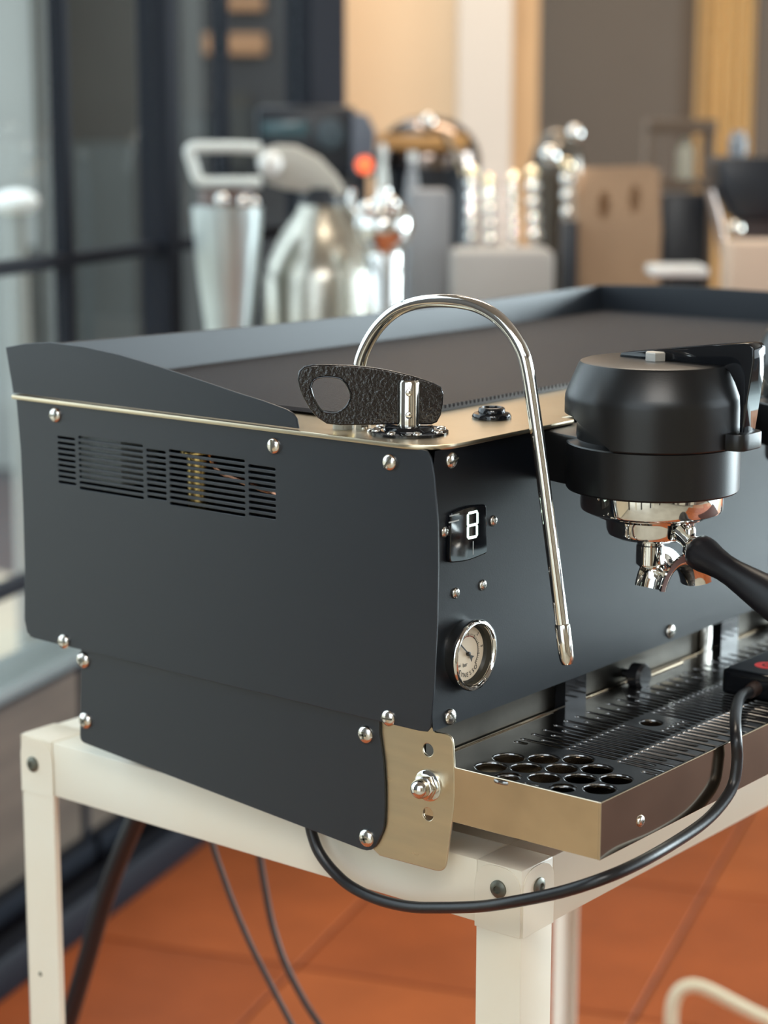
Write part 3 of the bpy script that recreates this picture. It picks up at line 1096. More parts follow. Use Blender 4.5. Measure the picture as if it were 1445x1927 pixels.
def dial_text(s, a, r, size, rot, m=M_INK, nm='lettering'):
    p = pol(a, r)
    M = Matrix.Translation((p[0], ydl - 0.00012, p[1])) @ MY @ Matrix.Rotation(math.radians(rot), 4, 'Z')
    me = text_mesh(s, size, M, 0.00005)
    me.materials.clear()
    me.materials.append(m)
    link(nm, me, gauge)


for k, ch in enumerate('SYNESSO'):
    a = 232 + k * 13.0
    dial_text(ch, a, RD * 0.80, 0.0046 if k else 0.0062, a + 90)
for s, a in (('1', 86), ('2', 45), ('3', 8)):
    dial_text(s, a, RD * 0.88, 0.0038, a - 90)
dial_text('bar', 250, RD * 0.42, 0.0044, 0)
dial_text('psi', 215, RD * 0.62, 0.0036, 0, M_INK)
# needle with hub and arrow tail
bm = bmesh.new()
pn, ph, pt = pol(138, RD * 0.80), (gc.x, gc.z), pol(-42, RD * 0.34)
bm_prism(bm, slot(pn[0], pn[1], ph[0], ph[1], 0.0009, 3), 0.0010, 0.0014, MD)
d = Vector((math.cos(math.radians(-42)), math.sin(math.radians(-42))))
nn = Vector((-d.y, d.x))
c0 = Vector((gc.x, gc.z))
tri = [c0 + d * 0.0012, c0 + d * 0.0070 + nn * 0.0024, c0 + d * 0.0058, c0 + d * 0.0070 - nn * 0.0024]
bm_prism(bm, [(v.x, v.y) for v in tri], 0.0010, 0.0014, MD)
bm_lathe(bm, [(0, 0.0026), (0.0016, 0.0026), (0.0016, 0.0046), (0.0008, 0.005), (0, 0.005)], gc, (0, -1, 0), 16)
finish('needle', bm, M_INK, gauge, smooth=40)

# steam lever on the top plate ----------------------------------------
pc = Vector((0.0405, 0.0530, ZT))
bm = bmesh.new()
bm_lathe(bm, [(0, 0), (0.0290, 0), (0.0290, 0.0016), (0.0275, 0.0022), (0.0190, 0.0024), (0.0180, 0.0050), (0.0165, 0.0056), (0, 0.0056)], pc, n=48)
flange = finish('lever_flange', bm, M_GLOSS, EM, smooth=50)
for k in range(8):
    a = k * PI / 4 + 0.12
    screw(SC_XS, pc + Vector((0.0245 * math.cos(a), 0.0245 * math.sin(a), 0.0024)), (0, 0, 1), a, flange)
bm = bmesh.new()
bm_lathe(bm, [(0, 0.005), (0.0086, 0.005), (0.0086, 0.0372), (0.0074, 0.0390), (0, 0.0390)], pc, n=40)
post = finish('lever_post', bm, M_POLISH, EM, smooth=50)
tow = (CAM - pc)
tow.z = 0
tow.normalize()
for h in (0.0140, 0.0305):
    bm = bmesh.new()
    bm_lathe(bm, [(0.0026, 0.0), (0.0026, 0.0014), (0.0019, 0.0019), (0, 0.0019)], pc + tow * 0.0077 + Vector((0, 0, h)), tow, 20)
    finish('pin', bm, M_POLISH, post, smooth=50)
ePL = Vector((0.623, -0.782, 0)).normalized()
ML = Matrix(((ePL.x, 0, -ePL.y, pc.x), (ePL.y, 0, ePL.x, pc.y), (0, 1, 0, 0), (0, 0, 0, 1)))
# local: a along the plate, b = z, h = away from the camera


def onL(u, v):
    p = onV(u, v, pc + Vector((0.002, 0.002, 0)), (0.623, -0.782))
    return ((p - pc).dot(ePL), p.z)


po = [onL(*q) for q in ((560, 712), (563, 697), (573, 688), (590, 685), (620, 685), (660, 686), (700, 690), (740, 697), (780, 707), (815, 719), (830, 727), (834, 740), (833, 760), (829, 780), (822, 793), (812, 797), (760, 797), (700, 798), (640, 799), (615, 796), (598, 785), (583, 768), (570, 745), (563, 727))]
ho = [onL(*q) for q in ((585, 728), (590, 715), (602, 709), (622, 708), (640, 711), (652, 722), (659, 738), (659, 750), (650, 765), (636, 774), (620, 775), (606, 771), (595, 756), (588, 740))]
lv = plate('lever_handle', po, [ho], 0.0045, ML @ Matrix.Translation((0, 0, -0.0022)), M_HAMMER, EM, bev=0.0011, smooth=60)
# rim around the oval finger hole
bm = bmesh.new()
mm = ML @ Matrix.Translation((0, 0, -0.0024))
ring = [mm @ Vector((a, b, 0)) for a, b in ho]
ring = catmull(ring + [ring[0]], 3)
bm_tube(bm, ring, 0.0007, 8, cap=False)
finish('finger_hole_rim', bm, M_GLOSS, lv)

# brass cap, nut and screws beside the lever
pb = onZ(646, 806, ZT)
bm = bmesh.new()
bm_lathe(bm, [(0, 0), (0.0078, 0), (0.0078, 0.0045), (0, 0.0045)], pb, n=32)
milk = finish('brass_cap', bm, M_PLASTW, EM)
bm = bmesh.new()
bm_lathe(bm, [(0, 0.0045), (0.0082, 0.0045), (0.0082, 0.0078), (0.0074, 0.0086), (0, 0.0086)], pb, n=32)
finish('cap_top', bm, M_BRASS, milk)
bm = bmesh.new()
bm_lathe(bm, [(0, 0), (0.0052, 0), (0.0052, 0.0065), (0.0045, 0.0074), (0, 0.0074)], onZ(682, 808, ZT), n=6)
finish('hex_nut', bm, M_POLISH, EM, smooth=0)
screw(SC_SM, onZ(700, 812, ZT) + Vector((0, 0, 0.0002)), (0, 0, 1))

# push button
pbn = onZ(925, 787, ZT)
bm = bmesh.new()
bm_lathe(bm, [(0, 0), (0.0150, 0), (0.0152, 0.0020), (0.0140, 0.0040), (0.0105, 0.0046), (0.0100, 0.0078), (0.0090, 0.0086), (0.0075, 0.0086), (0.0072, 0.0076), (0, 0.0074)], pbn, n=40)
finish('push_button', bm, M_GLOSS, EM, smooth=45)

# steam wand ------------------------------------------------------------
wbase = Vector((0.0575, 0.1155, ZT))
wtip = onY(1067, 1250, -0.070)
we = (wtip - wbase)
we.z = 0
we.normalize()
wp = [wbase + Vector((0, 0, 0.001))] + [onV(u, v, wbase, we) for u, v in ((671, 735), (675, 700), (681, 672), (695, 640), (716, 610), (745, 585), (780, 571), (820, 566), (862, 568), (900, 577), (935, 597), (963, 627), (983, 662), (993, 700), (1004, 770), (1018, 870), (1033, 985), (1048, 1100), (1063, 1215))]
wpath = catmull(wp, 6)
bm = bmesh.new()
bm_tube(bm, wpath, 0.0049, 24)
wand = finish('steam_wand', bm, M_CHROME, EM, smooth=60)
bm = bmesh.new()
dirw = (wpath[-1] - wpath[-4]).normalized()
bm_lathe(bm, [(0, -0.016), (0.0050, -0.016), (0.0056, -0.015), (0.0056, 0.0), (0.0054, 0.0100), (0.0040, 0.0135), (0.0016, 0.0142), (0, 0.0135)], wpath[-1], dirw, 24)
finish('wand_tip', bm, M_POLISH, wand, smooth=40)
bm = bmesh.new()
bm_lathe(bm, [(0, 0), (0.0125, 0), (0.0125, 0.006), (0.0100, 0.010), (0.0062, 0.013), (0.0062, 0.018), (0, 0.018)], wbase, n=32)
finish('wand_collar', bm, M_CHROME, wand, smooth=40)

# group heads --------------------------------------------------------------
GX, GY = 0.1650, -0.0790
G = Vector((GX, GY, 0))


def nose_outline(r, rn, dy):
    pts = []
    c1 = Vector((GX, GY))
    c2 = Vector((GX, GY + dy))
    dist = abs(dy)
    al = math.asin((r - rn) / dist)
    n = 40
    a0 = al - 0.0
    # big arc from right tangent over the back to left tangent, then the nose arc
    for k in range(n + 1):
        a = -a0 + (PI + 2 * a0) * k / n
        pts.append((c1.x + r * math.cos(a), c1.y + r * math.sin(a)))
    m = 16
    for k in range(m + 1):
        a = PI + a0 + (PI - 2 * a0) * k / m
        pts.append((c2.x + rn * math.cos(a), c2.y + rn * math.sin(a)))
    return pts


bm = bmesh.new()
bm_lathe(bm, [(0, 1.1586), (0.0525, 1.1586), (0.0548, 1.1578), (0.0562, 1.1560), (0.0640, 1.1375), (0.0654, 1.1335), (0.0657, 1.1300), (0.0657, 1.1200), (0.0657, 1.1100), (0.0657, 1.1000), (0.0650, 1.0990), (0, 1.0990)], (GX, GY, 0), n=96)
for v in bm.verts:                       # the skirt is cut away in a curve towards the machine
    if v.co.z < 1.1150:
        dy = (v.co.y - GY)
        cut = 1.0990 + 0.025 * (max(0.0, min(1.0, (dy + 0.004) / 0.050)) ** 0.75)
        if v.co.z < cut:
            v.co.z = cut + (v.co.z - 1.0990) * 0.05
bm_prism(bm, rounded([(0.1560, -0.120), (0.1560, -0.1580), (0.1905, -0.1580), (0.1905, -0.120)], [0, 0.010, 0.010, 0], 8), 1.0990, 1.1115, None, bev=0.0012)
gh = finish('group_head', bm, M_CAP, EM, smooth=30)
bm = bmesh.new()
bm_lathe(bm, [(0, 1.1250), (0.0560, 1.1250), (0.0570, 1.1012), (0.0632, 1.0990), (0.0640, 1.0980), (0.0640, 1.0650), (0.0632, 1.0637), (0.0545, 1.0635), (0, 1.0640)], (GX, GY, 0), n=72)
bm_prism(bm, [(GX - 0.027, 0.004), (GX - 0.046, -0.060), (GX + 0.046, -0.060), (GX + 0.027, 0.004)], 1.0645, 1.1030, None, bev=0.003)
finish('group_body', bm, M_CAP, gh, smooth=30)
bm = bmesh.new()
bm_lathe(bm, [(0.0530, 1.0650), (0.0530, 1.0500), (0.0522, 1.0480), (0.0490, 1.0462), (0.0440, 1.0455), (0.0, 1.0455)], (GX, GY, 0), n=72)
finish('collar_ring', bm, M_CHROME, gh, smooth=30)
bm = bmesh.new()
bm_lathe(bm, [(0, 1.1585), (0.0082, 1.1585), (0.0082, 1.1640), (0.0072, 1.1648), (0, 1.1648)], (GX, GY, 0), n=6)
finish('hex_bolt', bm, mat('bright_zinc', (0.75, 0.74, 0.70), 0.38, 0.8), gh, smooth=0)
# paddle: gloss black angled plate reaching forward over the cap and down its front
pp = [(-0.052, 1.1625), (-0.060, 1.1632)] + []
prof = [(p.y, p.z) for p in [onX(u, v, 0.170) for u, v in ((1166, 671), (1168, 664), (1240, 658), (1330, 651), (1400, 646), (1412, 648), (1419, 656), (1419, 680), (1408, 750), (1399, 815), (1396, 823), (1391, 818), (1392, 770), (1391, 745), (1382, 720), (1372, 700), (1358, 691), (1300, 687), (1240, 678))]]
bm = bmesh.new()
bm_prism(bm, prof, 0.1695, 0.1880, MX, bev=0.0012)
finish('brew_paddle', bm, M_GLOSS, gh, smooth=45)

# second group head further along
g2 = gh.copy()
COL.objects.link(g2)
g2.location = gh.location + Vector((0.2865, 0, 0))
for ch in [c for c in bpy.data.objects if c.parent == gh]:
    c = ch.copy()
    COL.objects.link(c)
    c.parent = g2

# ------------------------------------------------------------------ portafilter (locked in the first group, lifts out)
PF = thing('portafilter', 'chrome portafilter with black handle and twin spout locked under the nearest group', 'portafilter', (GX, GY, 1.0455))
bm = bmesh.new()
bm_lathe(bm, [(0, 1.0452), (0.0400, 1.0452), (0.0408, 1.0440), (0.0400, 1.0425), (0.0345, 1.0415), (0.0335, 1.0385), (0.0332, 1.0330), (0.0315, 1.0290), (0.0270, 1.0268), (0, 1.0262)], (GX, GY, 0), n=64)
body = finish('basket_holder', bm, M_CHROME, PF, smooth=40)
hd = Vector((-0.25, -1.0, -0.31)).normalized()
h0 = Vector((GX, GY, 1.0360)) + Vector((hd.x, hd.y, 0)).normalized() * 0.030
hs = onV(1308, 1033, Vector((GX, GY, 0)), (hd.x, hd.y))
bm = bmesh.new()
bm_tube(bm, [h0, h0.lerp(hs, 0.5) + Vector((0, 0, 0.001)), hs], [0.0085, 0.0066, 0.0060], 20)
bm_lathe(bm, [(0, -0.004), (0.0088, -0.004), (0.0092, 0.0), (0.0080, 0.002), (0, 0.002)], hs, hd, 24)
bm_lathe(bm, [(0, 0), (0.0042, 0), (0.0042, 0.004), (0.003, 0.006), (0, 0.006)], h0.lerp(hs, 0.65) + Vector((0, 0, 0.006)), (0, 0, 1), 14)
finish('handle_neck', bm, M_CHROME, PF, smooth=50)
bm = bmesh.new()
hp = [(0, -0.001), (0.0110, -0.001), (0.0126, 0.001), (0.0131, 0.005), (0.0128, 0.010), (0.0112, 0.018), (0.0100, 0.028), (0.0102, 0.038), (0.0118, 0.052), (0.0140, 0.070), (0.0158, 0.090), (0.0162, 0.105), (0.0150, 0.118), (0.0110, 0.127), (0.0, 0.130)]
bm_lathe(bm, hp, hs + hd * 0.002, hd, 40)
finish('handle', bm, M_HANDLE, PF, smooth=60)
# twin spout: threaded nut then an open trough bowed over to both sides
bm = bmesh.new()
sz = 1.0263
bm_lathe(bm, [(0, sz + 0.001), (0.0125, sz + 0.001), (0.0125, sz - 0.0030), (0.0098, sz - 0.0036), (0.0098, sz - 0.0052), (0.0106, sz - 0.0060), (0.0106, sz - 0.0200), (0.0085, sz - 0.0220), (0, sz - 0.0220)], (GX, GY, 0), n=32)
finish('spout_nut', bm, M_CHROME, PF, smooth=30)
bm = bmesh.new()
sp = []
NS, NC = 28, 10
se = Vector((0.97, -0.24, 0)).normalized()
sn = Vector((0.24, 0.97, 0)).normalized()
rows = []
for i in range(NS + 1):
    t = -1 + 2 * i / NS
    a = t * 1.32
    cx_ = 0.0215 * math.sin(a) / math.sin(1.32)
    cz = sz - 0.0140 - 0.0215 * (1 - math.cos(a)) / (1 - math.cos(1.32))
    tang = Vector((math.cos(a), 0, -math.sin(a)))
    nrm = Vector((math.sin(a), 0, math.cos(a)))
    w = 0.0140 - 0.0020 * abs(t)
    row = []
    for j in range(NC + 1):
        b = PI * j / NC
        # open gutter: U section, opening upwards/outwards
        q = Vector((GX + 0.006, GY - 0.0170, 0)) + se * cx_ + Vector((0, 0, cz)) + sn * (w * math.cos(b)) + (se * nrm.x + Vector((0, 0, nrm.z))) * (-0.0125 * math.sin(b) + 0.0055)
        row.append(bm.verts.new(q))
    rows.append(row)
for r0, r1 in zip(rows, rows[1:]):
    for j in range(NC):
        bm.faces.new((r0[j], r0[j + 1], r1[j + 1], r1[j]))
bmesh.ops.recalc_face_normals(bm, faces=bm.faces)
bmesh.ops.solidify(bm, geom=bm.faces[:], thickness=0.0016)
finish('twin_spout', bm, M_CHROME, PF, smooth=50)

# ------------------------------------------------------------------ black box on the tray, and its cable
BX0, BX1, BY0, BY1 = 0.302, 0.420, -0.134, -0.067
box = thing('power_brick', 'black plastic box with round red logo on the drip tray', 'adapter', ((BX0 + BX1) / 2, (BY0 + BY1) / 2, ZG))
bm = bmesh.new()
bm_box(bm, ((BX0 + BX1) / 2, (BY0 + BY1) / 2, ZG + 0.0108), (BX1 - BX0, BY1 - BY0, 0.0212), bev=0.003, seg=3)
finish('case', bm, M_GLOSS, box, smooth=45)
bm = bmesh.new()
bm_box(bm, ((BX0 + BX1) / 2, (BY0 + BY1) / 2, ZG + 0.0216), (BX1 - BX0 - 0.008, BY1 - BY0 - 0.008, 0.0008), bev=0.0003)
top = finish('top_label', bm, mat('matte_label', (0.035, 0.045, 0.055), 0.5), box)
lg = onZ(1444, 1252, ZG + 0.0221)
bm = bmesh.new()
bm_lathe(bm, [(0, 0.0), (0.0105, 0.0), (0.0105, 0.0002), (0, 0.0002)], (lg.x, lg.y, ZG + 0.0219), n=32)
lo_ = finish('red_logo', bm, M_LOGORED, top, smooth=0)
me = text_mesh('G', 0.013, Matrix.Translation((lg.x, lg.y, ZG + 0.0222)) @ Matrix.Rotation(-0.9, 4, 'Z'), 0.00005)
me.materials.clear()
me.materials.append(M_INK)
# lettering belongs to the label
link('logo_letter', me, top)
gl = Vector((BX0, -0.098, ZG + 0.0100))
bm = bmesh.new()
bm_lathe(bm, [(0, 0), (0.0062, 0), (0.0060, 0.006), (0.0052, 0.014), (0, 0.014)], gl, (-1, -0.15, 0), 20)
finish('cable_gland', bm, mat('brownish_rubber', (0.05, 0.03, 0.025), 0.4), box)

cb = [gl + Vector((-0.008, -0.001, 0)), onZ(1393, 1312, 0.8835), onZ(1384, 1345, 0.8835), onY(1385, 1385, -0.1445), onY(1387, 1430, -0.147), onY(1380, 1475, -0.147), onY(1360, 1510, -0.147), onY(1325, 1547, -0.147), onY(1270, 1585, -0.148), onY(1200, 1625, -0.150),
      onY(1130, 1655, -0.140), onY(1050, 1680, -0.110), onX(960, 1698, 0.0), onX(900, 1706, 0.006), onX(830, 1708, 0.012), onX(770, 1706, 0.016), onX(710, 1692, 0.018), onX(660, 1668, 0.019), onX(625, 1637, 0.019), onX(600, 1603, 0.019), onX(588, 1572, 0.019), onX(582, 1545, 0.019)]
bm = bmesh.new()
bm_tube(bm, catmull(cb, 6), 0.0044, 16)
tag(finish('power_cable', bm, M_RUBBER, None, smooth=60), 'thick black cable looping in front of the drip tray and under the machine', 'cable')

# ------------------------------------------------------------------ cables and hoses under the stand
bm = bmesh.new()
bm_tube(bm, catmull([onX(u, v, 0.30) for u, v in ((385, 1520), (400, 1590), (418, 1645), (440, 1705), (470, 1775), (505, 1845), (548, 1927), (580, 1985))], 6), 0.0030, 12)
tag(finish('thin_cable', bm, M_BROWNWIRE, None, smooth=60), 'thin dark brown cable hanging under the stand, the left one of two', 'cable')
bm = bmesh.new()
bm_tube(bm, catmull([onX(u, v, 0.36) for u, v in ((478, 1540), (488, 1610), (498, 1670), (512, 1740), (535, 1810), (570, 1880), (602, 1930), (640, 1985))], 6), 0.0036, 12)
tag(finish('thin_cable', bm, M_BROWNWIRE, None, smooth=60), 'dark brown cable hanging under the stand, right of its twin', 'cable')
bm = bmesh.new()
bm_tube(bm, catmull([onX(u, v, 0.34) for u, v in ((275, 1500), (248, 1560), (215, 1640), (188, 1720), (165, 1800), (140, 1885), (118, 1960), (100, 2030))], 6), 0.0105, 16)
tag(finish('drain_hose', bm, M_RUBBER, None, smooth=60), 'thick black drain hose slanting down behind the left stand leg', 'hose')
hs2 = [(1268, 2010), (1263, 1930), (1266, 1890), (1278, 1865), (1300, 1855), (1330, 1862), (1375, 1885), (1420, 1908), (1480, 1935)]
bm = bmesh.new()
bm_tube(bm, catmull([at(u, v, 2.95) for u, v in hs2], 6), 0.0098, 16)
tag(finish('garden_hose', bm, M_HOSE, None, smooth=60), 'cream hose arching over the floor in the lower right corner', 'hose')

# ------------------------------------------------------------------ counter at the back and what stands on it
ZC = 0.86


def cpos(u, D, z=ZC):
    p = at(u, 230, D)
    return Vector((p.x, p.y, z))


def zpx(v, D):
    return CAM.z - (v - 230) * D / FPX


def px(n, D):
    return n * D / FPX


def cbox(bm, u0, u1, v0, v1, D, depth, bev=0.004, z0=None, mi=None):
    a = cpos(u0, D)
    b = cpos(u1, D)
    zt, zb = zpx(v0, D), (zpx(v1, D) if z0 is None else z0)
    c = (a + b) / 2 + FH * depth / 2
    c.z = (zt + zb) / 2
    bm_box(bm, c, ((b - a).length, depth, zt - zb), bev=bev, rot=RB)
    return c


def cprism(bm, pts, D, depth, bev=0.003):
    """outline in a vertical plane facing along the room, extruded backwards"""
    o = cpos(722, D, 0)
    poly = []
    for u, v in pts:
        p = cpos(u, D)
        poly.append(((p - Vector((o.x, o.y, ZC))).dot(RH), zpx(v, D)))
    M = Matrix(((RH.x, 0, FH.x, o.x), (RH.y, 0, FH.y, o.y), (0, 1, 0, 0), (0, 0, 0, 1)))
    bm_prism(bm, poly, 0, depth, M, bev=bev)


def lathe_thing(name, label, cat, u, D, prof, m, group=None, n=36, z=ZC, part=None, smooth=35, lean=None):
    """prof in (radius, height above base)"""
    p = cpos(u, D, z)
    t = thing(name, label, cat, p, group)
    bm = bmesh.new()
    ax = (0, 0, 1) if lean is None else tuple(RH * lean + Vector((0, 0, 1)))
    bm_lathe(bm, prof, p, ax, n)
    finish(part or 'body', bm, m, t, smooth=smooth)
    return t, p


M_CAN = mat('pale_brushed_can', (0.55, 0.60, 0.60), 0.35, 0.9, noise=0.2, nscale=5)
M_CAN2 = mat('satin_can', (0.50, 0.48, 0.42), 0.25, 1.0)
M_PALE = mat('pale_enamel_metal', (0.62, 0.66, 0.64), 0.3)
M_BLK = mat('black_plastic', (0.010, 0.013, 0.020), 0.35)
M_FROST = mat('frosted_plastic', (0.26, 0.27, 0.29), 0.35)
M_KRAFT = mat('kraft_card', (0.38, 0.245, 0.15), 0.75, noise=0.15, nscale=9)
M_BEIGE = mat('beige_card', (0.58, 0.44, 0.34), 0.7)
M_WHITE = mat('white_ceramic', (0.72, 0.72, 0.70), 0.25)
M_ORANGE = mat('orange_lamp', (0.9, 0.15, 0.05), 0.4, emis=(1.0, 0.16, 0.05), estr=1.2)

ct = thing('counter', 'steel topped counter standing behind the espresso machine', 'counter', cpos(800, 3.9, 0))
bm = bmesh.new()
a_, b_ = cpos(352, 3.35), cpos(1560, 3.35)
c_ = (a_ + b_) / 2 + FH * 0.55
bm_box(bm, (c_.x, c_.y, ZC - 0.02), ((b_ - a_).length, 1.10, 0.04), bev=0.003, rot=RB)
finish('worktop', bm, M_COUNTER, ct)
bm = bmesh.new()
c_ = (cpos(430, 3.88) + cpos(890, 3.88)) / 2 + FH * 0.25
bm_box(bm, (c_.x, c_.y, 0.41), ((cpos(890, 3.88) - cpos(430, 3.88)).length, 0.5, 0.818), rot=RB)
finish('cabinet', bm, M_COUNTERBODY, ct)
for u in (1250, 1560):
    q = cpos(u, 4.32, 0.41)
    bm = bmesh.new()
    bm_box(bm, q, (0.05, 0.05, 0.818), rot=RB)
    finish('leg', bm, M_COUNTERBODY, ct)

# pale tapering canister with a loop handle
D = 3.45
H = zpx(405, D) - ZC
t, p = lathe_thing('canister', 'pale steel canister with loop handle, leftmost on the back counter', 'canister', 425, D,
                   [(0, 0), (0.036, 0), (0.040, 0.12), (0.050, H * 0.62), (0.0585, H - 0.03), (0.0600, H), (0.054, H + 0.004), (0, H + 0.004)], M_CAN)
bm = bmesh.new()
bm_lathe(bm, [(0, H + 0.004), (0.046, H + 0.004), (0.046, H + 0.030), (0, H + 0.030)], p, n=30)
finish('lid_ring', bm, mat('dark_bronze', (0.10, 0.06, 0.05), 0.4), t)
for u, v, rr in ((416, 388, 0.012), (455, 392, 0.010), (478, 392, 0.008)):
    bm = bmesh.new()
    q = cpos(u, D - 0.048, zpx(v, D))
    bm_lathe(bm, [(0, -rr)] + [(rr * math.sin(PI * k / 8), -rr * math.cos(PI * k / 8)) for k in range(1, 8)] + [(0, rr)], q, n=16)
    finish('clasp_knob', bm, M_CHROME, t)
bm = bmesh.new()
hp_ = [cpos(u, D, zpx(v, D)) for u, v in ((490, 358), (430, 358), (385, 358), (370, 350), (362, 325), (356, 302), (364, 293), (400, 292), (440, 292), (490, 294))]
bm_tube(bm, catmull(hp_, 5), 0.0100, 14)
finish('loop_handle', bm, M_PALE, t, smooth=60)

# large satin can with sloping shoulder and lever
D = 3.55
H = zpx(400, D) - ZC
t, p = lathe_thing('milk_can', 'large satin steel can with a sloping grey pouring lever on top', 'can', 605, D,
                   [(0, 0), (0.100, 0), (0.104, 0.02), (0.104, H - 0.125), (0.098, H - 0.10), (0.070, H - 0.045), (0.044, H - 0.012), (0.040, H), (0, H)], M_CAN2)
bm = bmesh.new()
cprism(bm, [(478, 300), (520, 288), (555, 290), (600, 312), (632, 345), (652, 378), (640, 386), (590, 378), (540, 372), (505, 362), (488, 340)], D - 0.03, 0.05, 0.006)
finish('lever', bm, mat('grey_lever', (0.42, 0.41, 0.37), 0.4), t)
bm = bmesh.new()
rr = 0.022
bm_lathe(bm, [(0, -rr)] + [(rr * math.sin(PI * k / 10), -rr * math.cos(PI * k / 10)) for k in range(1, 10)] + [(0, rr)], cpos(508, D - 0.04, zpx(322, D)), n=24)
finish('lever_knob', bm, M_WHITE, t)
bm = bmesh.new()
bm_lathe(bm, [(0, H - 0.002), (0.036, H - 0.002), (0.036, H + 0.03), (0, H + 0.03)], p, n=24)
finish('neck', bm, M_BLK, t)

# black machine with an orange lamp
D = 4.05
t = thing('coffee_grinder', 'black boxy machine with small orange lamp standing at the back', 'machine', cpos(590, D))
bm = bmesh.new()
cbox(bm, 482, 668, 216, 345, D, 0.22, 0.012)
finish('housing', bm, M_BLK, t)
bm = bmesh.new()
cbox(bm, 560, 690, 345, 430, D + 0.02, 0.16, 0.008, z0=ZC)
finish('base_column', bm, M_BLK, t)
bm = bmesh.new()
cbox(bm, 492, 580, 244, 272, D - 0.004, 0.01, 0.002)
finish('screen', bm, mat('teal_screen', (0.05, 0.10, 0.12), 0.15), t)
bm = bmesh.new()
bm_lathe(bm, [(0, 0), (0.030, 0), (0.027, 0.008), (0, 0.010)], cpos(622, D - 0.002, zpx(268, D)), tuple(-FH), 28)
finish('dial', bm, mat('dial_grey', (0.04, 0.06, 0.075), 0.3), t)
bm = bmesh.new()
cprism(bm, [(662, 228), (690, 232), (706, 262), (704, 345), (660, 345)], D - 0.01, 0.15, 0.004)
finish('side_cover', bm, mat('blue_grey_cover', (0.10, 0.115, 0.15), 0.4), t)
bm = bmesh.new()
bm_lathe(bm, [(0, 0), (0.017, 0), (0.014, 0.006), (0, 0.008)], cpos(686, D - 0.012, zpx(325, D)), tuple(-FH), 24)
finish('lamp', bm, M_ORANGE, t)

# round chrome kettle
D = 3.40
zk = zpx(440, D) - ZC
rk = 0.050
t, p = lathe_thing('kettle', 'round chrome kettle beside the large satin can', 'kettle', 722, D,
                   [(0, 0), (0.032, 0), (0.033, zk - 0.045)] + [(rk * math.sin(a), zk - rk * math.cos(a)) for a in [0.7 + (PI - 1.0) * k / 14 for k in range(15)]] + [(0.012, zk + rk), (0.012, zk + rk + 0.012), (0, zk + rk + 0.014)], M_CHROME, smooth=60)
bm = bmesh.new()
bm_tube(bm, catmull([cpos(u, D, zpx(v, D)) for u, v in ((700, 430), (672, 415), (660, 395), (664, 372))], 5), [0.012 - 0.006 * k / 15 for k in range(16)], 14)
finish('spout', bm, M_CHROME, t, smooth=60)
for u, v in ((735, 395), (690, 405)):
    bm = bmesh.new()
    bm_lathe(bm, [(0, -0.014)] + [(0.014 * math.sin(PI * k / 8), -0.014 * math.cos(PI * k / 8)) for k in range(1, 8)] + [(0, 0.014)], cpos(u, D - 0.045, zpx(v, D)), n=18)
    finish('hinge_knob', bm, M_CHROME, t)

# slim white bottles
def bottle(label, u, v0, wpx, D, m, cat='bottle', group=None, name='bottle'):
    H = zpx(v0, D) - ZC
    r = px(wpx / 2, D)
    t, p = lathe_thing(name, label, cat, u, D, [(0, 0), (r, 0), (r * 1.02, 0.01), (r, H * 0.80), (r * 0.75, H * 0.88), (r * 0.45, H * 0.92), (r * 0.45, H * 0.965), (0, H * 0.965)], m, group, 24)
    bm = bmesh.new()
    bm_lathe(bm, [(0, H * 0.955), (r * 0.55, H * 0.955), (r * 0.52, H), (0, H)], p, n=20)
    finish('cap', bm, M_WHITE, t)
    return t


bottle('slim milky bottle right of the orange lamp', 720, 285, 24, 3.8, M_PALE)
bottle('slim milky bottle under the left end of the chrome dome', 776, 300, 30, 3.95, M_FROST)

# chrome dome over a warm amber tray
D = 4.2
t = thing('chafing_dish', 'large chrome dome lid over an amber tray on the back counter', 'serving dish', cpos(805, D + 0.12))
rd = px(103, D)
q = cpos(805, D + 0.12, 0)
bm = bmesh.new()
zb = zpx(330, D)
bm_lathe(bm, [(rd, zb), (rd * 1.0, zb + 0.01)] + [(rd * math.cos(a), zb + 0.01 + rd * 0.86 * math.sin(a)) for a in [PI / 2 * k / 12 for k in range(1, 12)]] + [(0, zb + 0.01 + rd * 0.86)], q, n=48)
finish('dome_lid', bm, mat('bronze_chrome', (0.24, 0.19, 0.165), 0.14, 1.0), t, smooth=60)
bm = bmesh.new()
cbox(bm, 708, 880, 268, 296, D - 0.01, 0.015, 0.003)
finish('amber_panel', bm, mat('amber_wood', (0.58, 0.31, 0.11), 0.45), t)
bm = bmesh.new()
bm_lathe(bm, [(0, ZC), (rd, ZC), (rd, zb), (0, zb)], q, n=40)
finish('water_pan', bm, M_BLK, t)
bm = bmesh.new()
bm_tube(bm, [cpos(835, D - 0.03, zpx(262, D)), cpos(872, D - 0.03, zpx(345, D))], 0.007, 10)
finish('lid_arm', bm, M_POLISH, t)
bm = bmesh.new()
for_r = 0.016
bm_lathe(bm, [(0, -for_r)] + [(for_r * math.sin(PI * k / 8), -for_r * math.cos(PI * k / 8)) for k in range(1, 8)] + [(0, for_r)], cpos(805, D - 0.01, zpx(244, D)), n=18)
finish('lid_knob', bm, M_CHROME, t)

# frosted containers
def carton(name, label, cat, u0, u1, v0, D, depth, m, bev=0.006, group=None, lid=None):
    t = thing(name, label, cat, (cpos(u0, D) + cpos(u1, D)) / 2 + FH * depth / 2, group)
    bm = bmesh.new()
    cbox(bm, u0, u1, v0, 0, D, depth, bev, z0=ZC)
    finish('body', bm, m, t)
    if lid:
        bm = bmesh.new()
        cbox(bm, u0 - 3, u1 + 3, v0 - 12, v0 + 2, D - 0.004, depth + 0.008, 0.002)
        finish('lid', bm, lid, t)
    return t


